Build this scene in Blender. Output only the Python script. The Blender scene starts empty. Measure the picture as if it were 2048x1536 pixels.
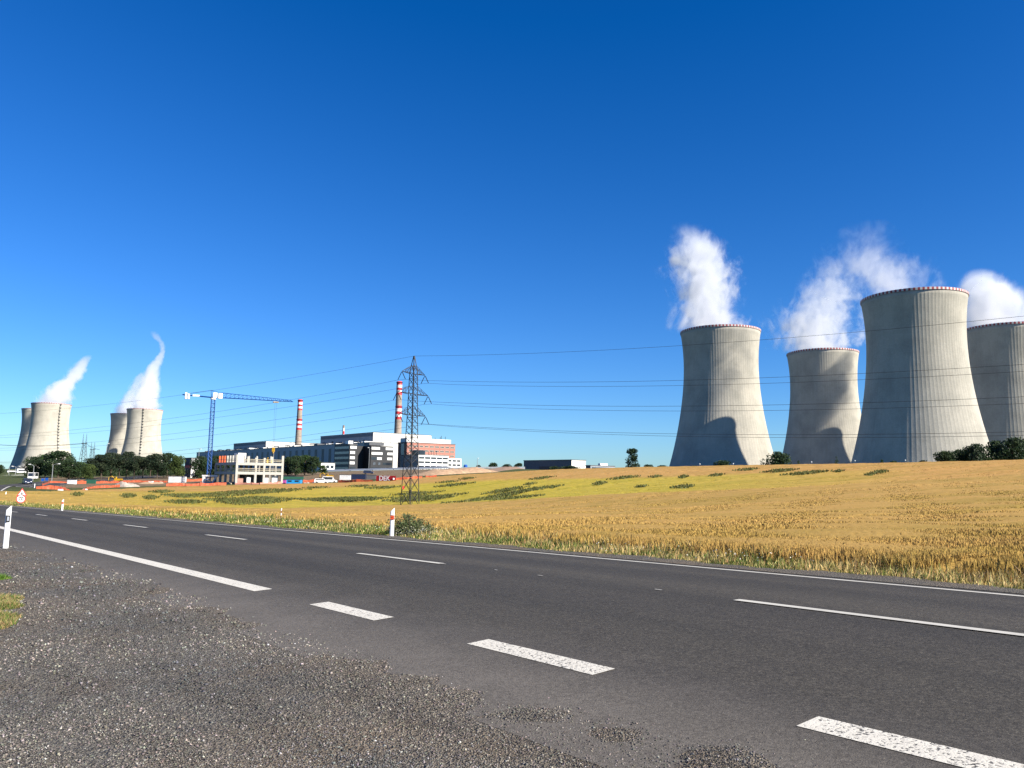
import bpy, math, random
import numpy as np
from mathutils import Vector, Matrix
rng = np.random.default_rng(7); random.seed(7)
SC = bpy.context.scene; COL = SC.collection
R = math.radians
# ------------------------------------------------------------------ camera
F_PX, PITCH, ROLL, EYE = 1564.69, 0.12162, 0.01418, 1.6       # focal length in pixels of a 2048 px wide frame
cp, sp, cr, sr = math.cos(PITCH), math.sin(PITCH), math.cos(ROLL), math.sin(ROLL)
FW = np.array([0, cp, sp]); _u = np.array([0, -sp, cp]); _r = np.array([1., 0, 0])
RT = _r * cr + _u * sr; UP = -_r * sr + _u * cr
cam = bpy.data.cameras.new('camera'); cam.sensor_width = 36; cam.lens = F_PX / 2048 * 36
cam.clip_start = 0.05; cam.clip_end = 40000
camo = bpy.data.objects.new('camera', cam); COL.objects.link(camo)
M3 = Matrix((RT, UP, -FW)).transposed()
camo.matrix_world = Matrix.Translation((0, 0, EYE)) @ M3.to_4x4()
SC.camera = camo
# ------------------------------------------------------------------ light
SUN_AZ, SUN_EL = R(120), R(31)                                 # clockwise from +Y
w = bpy.data.worlds.new('World'); SC.world = w; w.use_nodes = True
nt = w.node_tree; nt.nodes.clear()
sky = nt.nodes.new('ShaderNodeTexSky'); sky.sky_type = 'NISHITA'; sky.sun_disc = False
sky.sun_elevation = SUN_EL; sky.sun_rotation = SUN_AZ; sky.altitude = 500
sky.air_density = 1.0; sky.dust_density = 0.25; sky.ozone_density = 3.0
hsv = nt.nodes.new('ShaderNodeHueSaturation'); hsv.inputs['Saturation'].default_value = 1.25
tint = nt.nodes.new('ShaderNodeVectorMath'); tint.operation = 'MULTIPLY_ADD'; tint.inputs[1].default_value = (.49, .73, 1.08); tint.inputs[2].default_value = (-.14, -.14, -.18)   # deep, dry-air blue
clampn = nt.nodes.new('ShaderNodeVectorMath'); clampn.operation = 'MAXIMUM'; clampn.inputs[1].default_value = (.012, .05, .1)
bg = nt.nodes.new('ShaderNodeBackground'); bg.inputs['Strength'].default_value = 0.068
wo = nt.nodes.new('ShaderNodeOutputWorld')
nt.links.new(sky.outputs[0], hsv.inputs['Color']); nt.links.new(hsv.outputs[0], tint.inputs[0]); nt.links.new(tint.outputs[0], clampn.inputs[0]); nt.links.new(clampn.outputs[0], bg.inputs[0]); nt.links.new(bg.outputs[0], wo.inputs[0])
sl = bpy.data.lights.new('sun', 'SUN'); sl.energy = 5.0; sl.angle = R(0.53); sl.color = (1.0, 0.93, 0.82)
so = bpy.data.objects.new('sun', sl); COL.objects.link(so)
SUNV = Vector((math.sin(SUN_AZ) * math.cos(SUN_EL), math.cos(SUN_AZ) * math.cos(SUN_EL), math.sin(SUN_EL)))
so.rotation_euler = (-SUNV).to_track_quat('-Z', 'Y').to_euler(); so.location = (60, -40, 80)
SC.view_settings.view_transform = 'Standard'; SC.view_settings.look = 'None'
SC.view_settings.exposure = 1.15; SC.view_settings.gamma = 1
SC.cycles.volume_bounces = 6; SC.cycles.max_bounces = 10; SC.cycles.volume_max_steps = 256
SC.cycles.use_denoising = True; SC.cycles.denoising_prefilter = 'NONE'
# ------------------------------------------------------------------ helpers
def lin(r, g, b):
    f = lambda c: (c / 255 / 12.92) if c <= 10 else ((c / 255 + 0.055) / 1.055) ** 2.4
    return (f(r), f(g), f(b))
def ray(px, py):
    d = RT * (px - 1024) / F_PX - UP * (py - 768) / F_PX + FW
    return d / d[1]
def at(px, py, d):                                              # photo pixel + distance along the view -> point
    v = ray(px, py) * d
    return Vector((v[0], v[1], v[2] + EYE))
def proj(P):
    P = np.asarray(P, float) - np.array([0, 0, EYE]); z = P @ FW
    return 1024 + F_PX * (P @ RT) / z, 768 - F_PX * (P @ UP) / z
def prop(o, label=None, cat=None, group=None, kind=None):
    for k, v in (('label', label), ('category', cat), ('group', group), ('kind', kind)):
        if v: o[k] = v
    return o
def thing(name, label, cat, loc, group=None, rz=0):
    o = bpy.data.objects.new(name, None); COL.objects.link(o); o.empty_display_size = 0.5
    o.location = loc; o.rotation_euler = (0, 0, rz); return prop(o, label, cat, group)
class MB:
    def __init__(s): s.v = []; s.f = []; s.m = []
    def quad(s, a, b, c, d, m=0):
        i = len(s.v); s.v += [tuple(a), tuple(b), tuple(c), tuple(d)]; s.f.append((i, i+1, i+2, i+3)); s.m.append(m)
    def poly(s, pts, m=0):
        i = len(s.v); s.v += [tuple(p) for p in pts]; s.f.append(tuple(range(i, i + len(pts)))); s.m.append(m)
    def hexa(s, p, m=0):                                        # 8 corners: bottom 4, top 4
        i = len(s.v); s.v += [tuple(q) for q in p]
        for f in ((3,2,1,0),(4,5,6,7),(0,1,5,4),(1,2,6,5),(2,3,7,6),(3,0,4,7)):
            s.f.append(tuple(i + k for k in f)); s.m.append(m)
    def box(s, c, U, W, lu, lw, z0, z1, m=0):                   # corner c, axes U, W (2-D), lengths
        c = Vector((c[0], c[1], 0)); U = Vector((U[0], U[1], 0)); W = Vector((W[0], W[1], 0))
        b = [c, c + U * lu, c + U * lu + W * lw, c + W * lw]
        if (U.x * W.y - U.y * W.x) * lu * lw < 0: b = b[::-1]
        s.hexa([q + Vector((0, 0, z0)) for q in b] + [q + Vector((0, 0, z1)) for q in b], m)
    def bar(s, p, q, r, m=0, r2=None, n=4):
        p = Vector(p); q = Vector(q); d = (q - p)
        if d.length < 1e-6: return
        d.normalize(); a = d.orthogonal().normalized(); b = d.cross(a); r2 = r if r2 is None else r2
        i = len(s.v)
        for c, rr in ((p, r), (q, r2)):
            for k in range(n):
                t = 2 * math.pi * (k + .5) / n; s.v.append(tuple(c + (a * math.cos(t) + b * math.sin(t)) * rr))
        for k in range(n):
            s.f.append((i + k, i + (k + 1) % n, i + n + (k + 1) % n, i + n + k)); s.m.append(m)
        s.f.append(tuple(i + k for k in range(n))[::-1]); s.m.append(m); s.f.append(tuple(i + n + k for k in range(n))); s.m.append(m)
    def tube(s, pts, r, m=0, n=6):
        for k in range(len(pts) - 1):
            s.bar(pts[k], pts[k + 1], r if not hasattr(r, '__len__') else r[k], m, None if not hasattr(r, '__len__') else r[k + 1], n)
    def lathe(s, c, prof, n=24, mats=None, cap=True):
        i = len(s.v); c = Vector(c)
        for (r, z) in prof:
            for k in range(n):
                t = 2 * math.pi * k / n; s.v.append((c.x + r * math.cos(t), c.y + r * math.sin(t), c.z + z))
        for j in range(len(prof) - 1):
            for k in range(n):
                s.f.append((i + j*n + k, i + j*n + (k+1) % n, i + (j+1)*n + (k+1) % n, i + (j+1)*n + k)); s.m.append(mats[j] if mats else 0)
        if cap: s.f.append(tuple(i + (len(prof)-1)*n + k for k in range(n))); s.m.append(mats[-1] if mats else 0)
    def build(s, name, mats, parent=None, smooth=False):
        me = bpy.data.meshes.new(name); off = parent.location if parent is not None else Vector((0, 0, 0))
        par = parent
        if parent is not None and parent.parent is not None: off = parent.location + parent.parent.location
        me.from_pydata([(v[0] - off.x, v[1] - off.y, v[2] - off.z) for v in s.v], [], s.f)
        if not isinstance(mats, (list, tuple)): mats = [mats]
        for m in mats: me.materials.append(m)
        if len(mats) > 1: me.polygons.foreach_set('material_index', s.m)
        if smooth: me.polygons.foreach_set('use_smooth', [True] * len(s.f))
        o = bpy.data.objects.new(name, me); COL.objects.link(o); o.parent = par
        return o
    def solo(s, name, mats, label, cat, group=None, smooth=False, kind=None):   # a thing that is one mesh, origin at its base
        V = np.array(s.v); c = Vector((V[:,0].mean(), V[:,1].mean(), V[:,2].min()))
        o = s.build(name, mats, None, smooth)
        o.data.transform(Matrix.Translation(-c)); o.location = c
        return prop(o, label, cat, group, kind)
def np_mesh(name, V, Fc, mat, col=None, smooth=False, kind=None, parent=None):
    V = np.ascontiguousarray(V, dtype=np.float32); Fc = np.ascontiguousarray(Fc, dtype=np.int32); k = Fc.shape[1]
    me = bpy.data.meshes.new(name); me.vertices.add(len(V)); me.vertices.foreach_set('co', V.ravel())
    me.loops.add(Fc.size); me.loops.foreach_set('vertex_index', Fc.ravel())
    me.polygons.add(len(Fc)); me.polygons.foreach_set('loop_start', np.arange(0, Fc.size, k, dtype=np.int32))
    try: me.polygons.foreach_set('loop_total', np.full(len(Fc), k, dtype=np.int32))
    except Exception: pass
    if smooth: me.polygons.foreach_set('use_smooth', np.ones(len(Fc), dtype=bool))
    me.update(calc_edges=True)
    if col is not None:
        a = me.color_attributes.new('Col', 'FLOAT_COLOR', 'POINT')
        c4 = np.ones((len(V), 4), np.float32); c4[:, :3] = col; a.data.foreach_set('color', c4.ravel())
    me.materials.append(mat)
    o = bpy.data.objects.new(name, me); COL.objects.link(o); o.parent = parent
    if kind: o['kind'] = kind
    return o
# ------------------------------------------------------------------ materials
class NT:                                                       # tiny node-tree writer
    def __init__(s, name):
        s.m = bpy.data.materials.new(name); s.m.use_nodes = True; s.t = s.m.node_tree; s.t.nodes.clear()
        s.out = s.t.nodes.new('ShaderNodeOutputMaterial'); s._geo = None
    def n(s, typ, ins=None, **kw):
        nd = s.t.nodes.new(typ)
        for k, v in kw.items(): setattr(nd, k, v)
        for k, v in (ins or {}).items(): s.put(nd.inputs[k], v)
        return nd
    def put(s, sock, v):
        if isinstance(v, bpy.types.NodeSocket): s.t.links.new(v, sock)
        elif isinstance(v, (tuple, list)) and len(v) == 3 and sock.type == 'RGBA': sock.default_value = (*v, 1)
        else: sock.default_value = v
    def pos(s):
        if s._geo is None: s._geo = s.n('ShaderNodeNewGeometry')
        return s._geo.outputs['Position']
    def obj(s): return s.n('ShaderNodeTexCoord').outputs['Object']
    def scale(s, vec, sc):
        return s.n('ShaderNodeMapping', {'Vector': vec, 'Scale': sc}).outputs[0]
    def noise(s, vec, sc, det=4, rough=.55, dist=0): return s.n('ShaderNodeTexNoise', {'Vector': vec, 'Scale': sc, 'Detail': det, 'Roughness': rough, 'Distortion': dist}).outputs[0]
    def math(s, op, a, b=0.0, c=0.0, clamp=False):
        nd = s.t.nodes.new('ShaderNodeMath'); nd.operation = op; nd.use_clamp = clamp
        for i, v in enumerate((a, b, c)): s.put(nd.inputs[i], v)
        return nd.outputs[0]
    def ramp(s, fac, stops):
        nd = s.t.nodes.new('ShaderNodeValToRGB'); s.put(nd.inputs[0], fac); e = nd.color_ramp.elements
        while len(e) < len(stops): e.new(.5)
        for q, (p, c) in zip(e, stops): q.position = p; q.color = (*c, 1) if len(c) == 3 else c
        return nd.outputs[0]
    def mr(s, v, a, b, c=0., d=1.): return s.n('ShaderNodeMapRange', {0: v, 1: a, 2: b, 3: c, 4: d}).outputs[0]
    def mix(s, fac, a, b, mode='MIX'):
        nd = s.t.nodes.new('ShaderNodeMix'); nd.data_type = 'RGBA'; nd.blend_type = mode
        s.put(nd.inputs[0], fac); s.put(nd.inputs[6], a); s.put(nd.inputs[7], b); return nd.outputs[2]
    def bump(s, h, st, dist): return s.n('ShaderNodeBump', {'Height': h, 'Strength': st, 'Distance': dist}).outputs[0]
    def tone(s, base, alb):                                     # overall albedo of the material
        if alb == 1: return base
        if isinstance(base, (tuple, list)): return tuple(c * alb for c in base)
        return s.mix(1, base, (alb, alb, alb), 'MULTIPLY')
    def done(s, base, rough=.8, normal=None, spec=.3, metal=0., alb=.70, **kw):
        base = s.tone(base, alb)
        b = s.n('ShaderNodeBsdfPrincipled', {'Base Color': base, 'Roughness': rough, 'Metallic': metal, 'Specular IOR Level': spec})
        if normal is not None: s.put(b.inputs['Normal'], normal)
        for k, v in kw.items(): s.put(b.inputs[k.replace('_', ' ')], v)
        s.t.links.new(b.outputs[0], s.out.inputs[0]); return s.m
_pc = {}
def paint(name, col, rough=.6, var=.15, sc=.8, spec=.3, metal=0., bump=0.):
    alb = .92 if min(col) > .55 else .72
    if name in _pc: return _pc[name]
    t = NT(name); nz = t.noise(t.pos(), sc, 5)
    a = tuple(c * (1 - var) for c in col); b = tuple(min(1, c * (1 + var)) for c in col)
    nm = t.bump(t.noise(t.pos(), sc * 6, 3), bump, .05) if bump else None
    _pc[name] = t.done(t.ramp(nz, [(.3, a), (.7, b)]), rough, nm, spec, metal, alb); return _pc[name]
WHITE = paint('white_paint', (.74, .73, .70), .5); STEEL = paint('dark_steel', (.045, .048, .055), .55, metal=.3)
GALV = paint('galvanised_steel', (.11, .115, .125), .5, metal=.4); LAMPG = paint('lamp_grey', (.32, .33, .34), .5)
GLASS = paint('window_glass', (.025, .032, .045), .12, .2, .3, spec=.6); RED = paint('red_paint', (.72, .05, .055), .5)
BLUE = paint('crane_blue', (.012, .085, .33), .45); CONC = paint('raw_concrete', (.50, .48, .42), .85, .12, 1.2, bump=.15)
CONCD = paint('slab_concrete', (.30, .29, .27), .85, .12, 1.2); YELLOW = paint('machine_yellow', (.66, .38, .02), .5)
ORANGE = paint('orange_formwork', (.70, .13, .04), .7); BLACK = paint('black_rubber', (.018, .018, .019), .7)
BROWN = paint('bark', (.10, .075, .055), .9, .3, 3, bump=.5); GREEN = paint('green_tarp', (.03, .14, .09), .7)
SBLUE = paint('sign_blue', (.02, .12, .50), .5); LBLUE = paint('cabin_blue', (.03, .34, .72), .5)
TARBLUE = paint('van_dark_blue', (.02, .03, .08), .3, spec=.6); PINK = paint('pink_plastic', (.55, .10, .35), .5)
# ------------------------------------------------------------------ terrain
TV = np.array([-0.6361, 0.7716]); NV = np.array([0.7716, 0.6361])
def n_off(t): return np.where(t > 5, -0.00013 * np.clip(t - 2, 0, None) ** 2, 0)
def cross(n): return np.where(n < 0, .02 * n, np.where(n < 8, .0446 * n, .357 - .014 * (n - 8)))
def road_z(t, n): return -.0206 * t + cross(n)
def tn(x, y):
    t = x * TV[0] + y * TV[1]; return t, x * NV[0] + y * NV[1] - n_off(t)
def xy(t, n):
    t = np.asarray(t, float); n = np.asarray(n, float) + n_off(t)
    return t * TV[0] + n * NV[0], t * TV[1] + n * NV[1]
CT = []                                                         # terrain heights seen in the photo: pixel, distance
for p in [(2048,923,150),(2048,952,108),(2048,975,78),(2048,1005,50),(2048,1060,28),(2250,918,145),(2250,980,75),(2500,915,140),
          (1800,927,175),(1800,960,115),(1800,990,75),(1800,1040,38),(1500,932,200),(1500,955,145),(1500,985,95),(1500,1020,55),(1650,930,188),
          (1250,937,220),(1250,962,160),(1250,990,105),(1250,1030,55),(1050,944,232),(1050,975,165),(1050,1000,112),(1050,1030,62),
          (870,955,250),(870,985,190),(820,1013,150),(820,1032,82),(700,966,240),(700,990,185),(700,1015,128),(700,1036,75),
          (560,1000,152),(560,1020,110),(560,980,200),(480,970,238),(480,990,182),(480,1012,120),(300,975,215),(300,990,160),(300,1010,105),
          (100,985,165),(100,1008,98),(40,1004,92),(500,967,262),(300,964,270),(150,962,270),(100,959,310),(60,949,430),(0,961,250),(0,990,118),(63,975,160),
          (700,948,335),(600,958,300),(900,939,380),(1000,937,420),(-300,1000,100),(-300,965,220)]:
    q = at(*p); CT.append((q.x, q.y, q.z))
for t in np.arange(-75, 95, 10):
    for n in (1.0, 12.6):
        x, y = xy(t, n); CT.append((float(x), float(y), float(road_z(t, np.array(n))) - .03))
for t in np.arange(-60, 60, 30):
    for n in (-15, -45): x, y = xy(t, n); CT.append((float(x), float(y), -.5 - .0206 * t))
for X, Y, z in [(-120,560,5.5),(-250,700,6),(0,620,6),(150,560,6),(300,560,6),(450,560,6),(-400,600,4),(-700,700,4),(-1000,1300,6),(-1200,1900,6),(-900,1900,6),(300,800,6),(500,800,6),(250,330,5.8),(150,330,5.2),(60,340,4.6),
                (-300,1000,6),(900,900,5),(900,300,9),(500,150,9),(400,-200,2),(0,-300,-2),(-400,-200,-3),(-600,200,-3),(0,3000,5),(3000,3000,5),(-3000,3000,5),(3500,0,5),(-3500,0,0),(0,-3500,0),(-2500,4800,8),(2500,4800,8)]:
    CT.append((X, Y, z))
CT = np.array(CT)
def _phi(x, y):
    return np.sqrt((x[:, None] - CT[None, :, 0]) ** 2 + (y[:, None] - CT[None, :, 1]) ** 2 + 14. ** 2)
_A = _phi(CT[:, 0], CT[:, 1]); _n = len(CT)
_K = np.zeros((_n + 1, _n + 1)); _K[:_n, :_n] = _A + np.eye(_n) * -.6; _K[:_n, _n] = 1; _K[_n, :_n] = 1
_wt = np.linalg.solve(_K, np.r_[CT[:, 2], 0])
def sst(x, a, b): u = np.clip((x - a) / (b - a), 0, 1); return u * u * (3 - 2 * u)
def H(x, y):
    x = np.atleast_1d(np.asarray(x, float)); y = np.atleast_1d(np.asarray(y, float)); sh = x.shape; x = x.ravel(); y = y.ravel()
    out = np.empty(len(x))
    for i in range(0, len(x), 60000):
        s = slice(i, i + 60000); out[s] = _phi(x[s], y[s]) @ _wt[:_n] + _wt[_n]
    t, n = tn(x, y)
    wr = (1 - sst(n, 12.4, 26)) * sst(n, -40, -12) * (1 - sst(t, 85, 118)) * sst(t, -90, -70)
    out = out * (1 - wr) + (road_z(t, n) - .035) * wr
    return out.reshape(sh)
def h1(x, y): return float(H(x, y)[0])
def ground_at(px, py, lo=6., hi=1200., lift=0.):                # first hit of a pixel's ray with the ground
    r = ray(px, py); d = np.geomspace(lo, hi, 900); g = H(d * r[0], d) + lift; k = np.where(EYE + d * r[2] < g)[0]
    dd = d[k[0]] if len(k) else hi
    return Vector((dd * r[0], dd, h1(dd * r[0], dd)))
def onground(px, d):                                            # point on the ground under a picture column at distance d
    x = ray(px, 955)[0] * d; return Vector((x, d, h1(x, d)))
# zones of the field, described where they lie in the photo (crop colours, not light)
def yb_low(px): return np.interp(px, [-600, 0, 300, 560, 700, 840, 1000, 1200, 1400, 1600, 1800, 2048, 2500], [1000, 1006, 1018, 1021, 1015, 1012, 1005, 993, 985, 977, 966, 952, 935])
def yb_top(px): return np.interp(px, [-600, 100, 300, 480, 700, 1000, 1300, 1500, 1700, 2048, 2500], [975, 984, 984, 985, 975, 961, 957, 949, 943, 936, 930])
def yfield(px): return np.interp(px, [-600, 100, 300, 480, 700, 870, 1050], [985, 984, 976, 971, 966, 954, 942])      # far edge of the crop
C_WHEAT = np.array([.68, .445, .138]); C_LIME = np.array([.68, .56, .085]); C_TAN = np.array([.73, .455, .15]); C_SITE = np.array([.26, .19, .125]); C_VERGE = np.array([.115, .135, .035]); C_FAR = np.array([.10, .12, .045])
def zone_col(x, y, z):
    px, py = proj(np.c_[x, y, z]); t, n = tn(x, y)
    a = sst(py, yb_low(px) - 2, yb_low(px) + 2)[:, None]; b = sst(py, yb_top(px) - 3, yb_top(px) + 3)[:, None]
    lime = np.interp(px, [-200, 150, 420, 900, 1300, 1700, 1850], [.1, .35, .8, 1, .9, .35, 0])[:, None]
    lm = C_LIME * lime + C_TAN * (1 - lime)
    c = C_TAN * (1 - b) + lm * b; c = c * (1 - a) + C_WHEAT * a
    d = np.hypot(x, y); fz = (((py < yfield(px)) & (px < 1060)) | (d > 270))
    c[fz & (y > 60)] = C_FAR
    c[fz & (y > 150) & (px > 84) & (px < 860) & (d > 236) & (d < 400) & (py < yfield(px) - 4)] = C_SITE
    c[(y < 5) | (n < 13.4)] = C_VERGE
    return c
def t_ground():
    t = NT('soil_and_grass'); a = t.n('ShaderNodeAttribute', attribute_name='Col').outputs['Color']
    nz = t.noise(t.pos(), .6, 8, .7); n2 = t.noise(t.pos(), .05, 5, .6)
    c = t.mix(1, a, t.ramp(nz, [(.3, (.62, .62, .6)), (.7, (1.3, 1.28, 1.2))]), 'MULTIPLY')
    c = t.mix(1, c, t.ramp(n2, [(.3, (.82, .85, .85)), (.7, (1.12, 1.1, 1.05))]), 'MULTIPLY')
    return t.done(c, .95, t.bump(t.noise(t.pos(), 2.5, 6, .7), .7, .25), .1)
az = np.r_[np.linspace(-180, -50, 44)[:-1], np.linspace(-50, 50, 420)[:-1], np.linspace(50, 180, 44)] * math.pi / 180
rad = np.r_[0.0, np.geomspace(1.2, 420, 330), np.geomspace(420, 5000, 60)[1:]]
AA, RR = np.meshgrid(az, rad, indexing='ij'); gx = RR * np.sin(AA); gy = RR * np.cos(AA); gz = H(gx.ravel(), gy.ravel()).reshape(gx.shape) - .03
na, nr = gx.shape; idx = np.arange(na * nr).reshape(na, nr)
q = np.stack([idx[:-1, :-1], idx[:-1, 1:], idx[1:, 1:], idx[1:, :-1]], -1).reshape(-1, 4)[:, ::-1]
np_mesh('ground', np.c_[gx.ravel(), gy.ravel(), gz.ravel()], q, t_ground(), zone_col(gx.ravel(), gy.ravel(), gz.ravel()), True, 'structure')
# ------------------------------------------------------------------ roads
def t_asphalt(name, dust=True):
    t = NT(name); p = t.pos()
    rt_ = t.n('ShaderNodeMapping', {'Vector': p, 'Rotation': (0, 0, R(-39.5))}).outputs[0]      # y along the road, x across
    fine = t.noise(p, 60, 4, .8); mid = t.noise(p, 6, 4); lng = t.noise(t.scale(rt_, (1.4, .05, 1)), 1., 4)
    sp = t.math('ADD', t.math('MULTIPLY', fine, .6), t.math('MULTIPLY', t.noise(p, 26, 3, .8), .4))
    c = t.ramp(sp, [(.36, (.028, .0258, .022)), (.5, (.068, .0635, .054)), (.66, (.165, .154, .130))])
    c = t.mix(1, c, t.ramp(lng, [(.3, (.80, .80, .82)), (.7, (1.2, 1.18, 1.14))]), 'MULTIPLY')
    c = t.mix(1, c, t.ramp(mid, [(.3, (.93, .93, .93)), (.7, (1.07, 1.07, 1.06))]), 'MULTIPLY')
    xs = t.n('ShaderNodeSeparateXYZ', {0: rt_}).outputs[0]; tk = t.math('SINE', t.math('MULTIPLY', t.math('ADD', xs, t.math('MULTIPLY', mid, .35)), 3.65))   # polished wheel tracks
    c = t.mix(1, c, t.ramp(t.mr(tk, -1, 1), [(0, (.86, .83, .79)), (1, (1.12, 1.07, 1.0))]), 'MULTIPLY')
    if dust:                                                    # grit carried off the lay-by onto the lane
        sx = t.n('ShaderNodeSeparateXYZ', {0: rt_}).outputs[0]
        edge = t.math('ADD', sx, t.math('MULTIPLY', t.math('SUBTRACT', t.noise(p, .7, 5), .5), 1.1))
        k = t.mr(edge, 5.35, 3.9); k = t.math('MULTIPLY', k, t.mr(t.noise(p, 1.5, 6, .7), .25, .7, .62, 1.))
        sy = t.n('ShaderNodeSeparateXYZ', {0: rt_}).outputs[1]
        k = t.math('MULTIPLY', k, t.mr(sy, 26, 10, .45, 1.))
        c = t.mix(k, c, t.ramp(sp, [(.36, (.105, .091, .073)), (.64, (.265, .235, .195))]))
    return t.done(c, .82, t.bump(t.noise(p, 90, 3, .7), .55, .012), .25)
ASPH = t_asphalt('asphalt'); ASPH2 = t_asphalt('far_asphalt', False)
def strip(ts, n0, n1, nn, lift, name, mat, parent=None, kind=None, wob=0.):
    ns = np.linspace(0, 1, nn); T, K = np.meshgrid(ts, ns, indexing='ij')
    a = n0(ts) if callable(n0) else np.full(len(ts), n0); b = n1(ts) if callable(n1) else np.full(len(ts), n1)
    N = a[:, None] + (b - a)[:, None] * K
    x, y = xy(T, N); z = road_z(T, N) + lift
    i = np.arange(T.size).reshape(T.shape)
    return np_mesh(name, np.c_[x.ravel(), y.ravel(), z.ravel()], np.stack([i[:-1, :-1], i[1:, :-1], i[1:, 1:], i[:-1, 1:]], -1).reshape(-1, 4)[:, ::-1], mat, None, True, kind, parent)
ts = np.r_[np.arange(-75, 96, .75)]
road = strip(ts, 3.2, lambda t: 11.78 + .05 * np.sin(t * 1.7) * np.sin(t * .43), 14, 0, 'road', ASPH, None, 'structure')
def t_line():
    t = NT('road_paint'); p = t.pos()
    d = t.n('ShaderNodeVectorMath', {0: p}, operation='LENGTH').outputs['Value']
    v = t.noise(p, 42, 3, .6, .6); big = t.noise(p, 3., 3)
    thr = t.math('ADD', t.mr(big, .3, .7, .44, .36), t.mr(d, 4, 12, .05, -.03))
    k = t.mr(v, t.math('SUBTRACT', thr, .02), t.math('ADD', thr, .02))
    c = t.mix(k, (.075, .072, .066), t.mix(t.noise(p, 9, 3), (.58, .54, .45), (.74, .70, .59)))
    return t.done(c, .7, t.bump(v, .5, .01), .3, alb=.9)
LINE = t_line(); LINE2 = paint('road_paint_worn', (.66, .63, .54), .7, .12, 3)
strip(np.r_[np.arange(11.1, 96, .6)], 4.47, 4.735, 3, .004, 'edge_line', LINE, road)
for t0, L in ((7.77, 1.60), (4.42, 1.63), (1.0, 1.70), (-2.3, 1.65), (-5.6, 1.65)):
    strip(np.linspace(t0, t0 + L, 8), 4.49, 4.745, 3, .004, 'lane_dash', LINE, road)
strip(np.r_[np.arange(-75, 96, .75)], 11.33, 11.46, 3, .004, 'edge_line', LINE2, road)
for k in range(-6, 10):
    strip(np.linspace(2.55 + 9.04 * k, 5.55 + 9.04 * k, 8), 7.96, 8.09, 3, .004, 'lane_dash', LINE2, road)
for t0, n0, L in ((11.45, 8.0, .22), (10.05, 8.03, .10), (8.95, 8.02, .16), (6.7, 8.05, .16)):
    strip(np.linspace(t0, t0 + L * .7, 2), n0, n0 + .03, 2, .0035, 'paint_fleck', LINE2, road)
# far road: it swings right towards the plant
def cat(P, m=10):
    P = [Vector(p) for p in P]; out = []
    for i in range(1, len(P) - 2):
        for k in range(m):
            u = k / m; a, b, c, d = P[i-1:i+3]
            out.append(.5 * ((2*b) + (c - a)*u + (2*a - 5*b + 4*c - d)*u*u + (3*b - a - 3*c + d)*u**3))
    out.append(P[-2]); return out
def path_strip(C, o0, o1, lift, name, mat, parent=None, kind=None, nn=7):
    V = []; Fq = []
    for i, p in enumerate(C):
        d = (C[min(i+1, len(C)-1)] - C[max(i-1, 0)]); d = Vector((d.x, d.y)).normalized(); nrm = Vector((d.y, -d.x))
        for k in range(nn):
            o = o0 + (o1 - o0) * k / (nn - 1); V.append((p.x + nrm.x * o, p.y + nrm.y * o))
    V = np.array(V); z = H(V[:, 0], V[:, 1]) + .04 + lift
    i = np.arange(len(V)).reshape(-1, nn)
    return np_mesh(name, np.c_[V, z], np.stack([i[:-1, :-1], i[1:, :-1], i[1:, 1:], i[:-1, 1:]], -1).reshape(-1, 4)[:, ::-1], mat, None, True, kind, parent)
e = [xy(t, 7.6) for t in (70, 90)]
Cl = cat([(float(e[0][0]), float(e[0][1])), (float(e[1][0]), float(e[1][1])), (-67.5, 98), (-81, 118.5), (-104, 160), (-124, 205), (-140, 262), (-158, 340), (-190, 460), (-230, 600)], 14)
froad = path_strip(Cl, -10, 3.9, .0, 'far_road', ASPH2, None, 'structure', 9)
path_strip(Cl, 3.35, 3.6, .006, 'edge_line', LINE2, froad, None, 2); path_strip(Cl, -3.6, -3.38, .006, 'edge_line', LINE2, froad, None, 2)
for k in range(3, len(Cl) - 8, 4): path_strip(Cl[k:k+2], -.1, .1, .006, 'lane_dash', LINE2, froad, None, 2)
# ------------------------------------------------------------------ gravel lay-by and verge
EG = lambda t: np.interp(t, [-30, 0, 2.5, 3.2, 4.4, 5, 6.2, 8.9, 10.8, 14, 18, 28, 60], [4.15, 4.1, 4.02, 3.98, 3.68, 3.6, 3.65, 3.55, 3.75, 3.84, 3.7, 3.66, 3.6])
def wob(t): return .06 * np.sin(t * 5.1 + 1) + .05 * np.sin(t * 9.7) + .03 * np.sin(t * 23.)
def t_gravel():
    t = NT('gravel_bed'); p = t.pos()
    v = t.n('ShaderNodeTexVoronoi', {'Vector': p, 'Scale': 75.}); v2 = t.n('ShaderNodeTexVoronoi', {'Vector': p, 'Scale': 26.})
    base = t.ramp(v.outputs['Color'], [(.05, (.06, .054, .045)), (.4, (.165, .148, .122)), (.75, (.28, .255, .212)), (.95, (.50, .46, .38))])
    patch = t.noise(p, .45, 4, .6)
    c = t.mix(1, base, t.ramp(patch, [(.38, (.96, .85, .74)), (.56, (.80, .80, .79))]), 'MULTIPLY')
    c = t.mix(t.mr(t.noise(p, 1.3, 5), .56, .78, 0., .7), c, (.095, .074, .057))
    hgt = t.math('ADD', v.outputs['Distance'], t.math('MULTIPLY', v2.outputs['Distance'], 1.2))
    return t.done(c, .9, t.bump(hgt, 1.0, .016), .2)
GRAV = t_gravel()
ts = np.r_[np.arange(-25, 20, .12), np.arange(20, 60, .5)]
nn = 60; K = np.linspace(0, 1, nn); T, KK = np.meshgrid(ts, K, indexing='ij')
ed = (EG(ts) + wob(ts))[:, None]; N = -13 + (ed + 13) * KK
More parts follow.
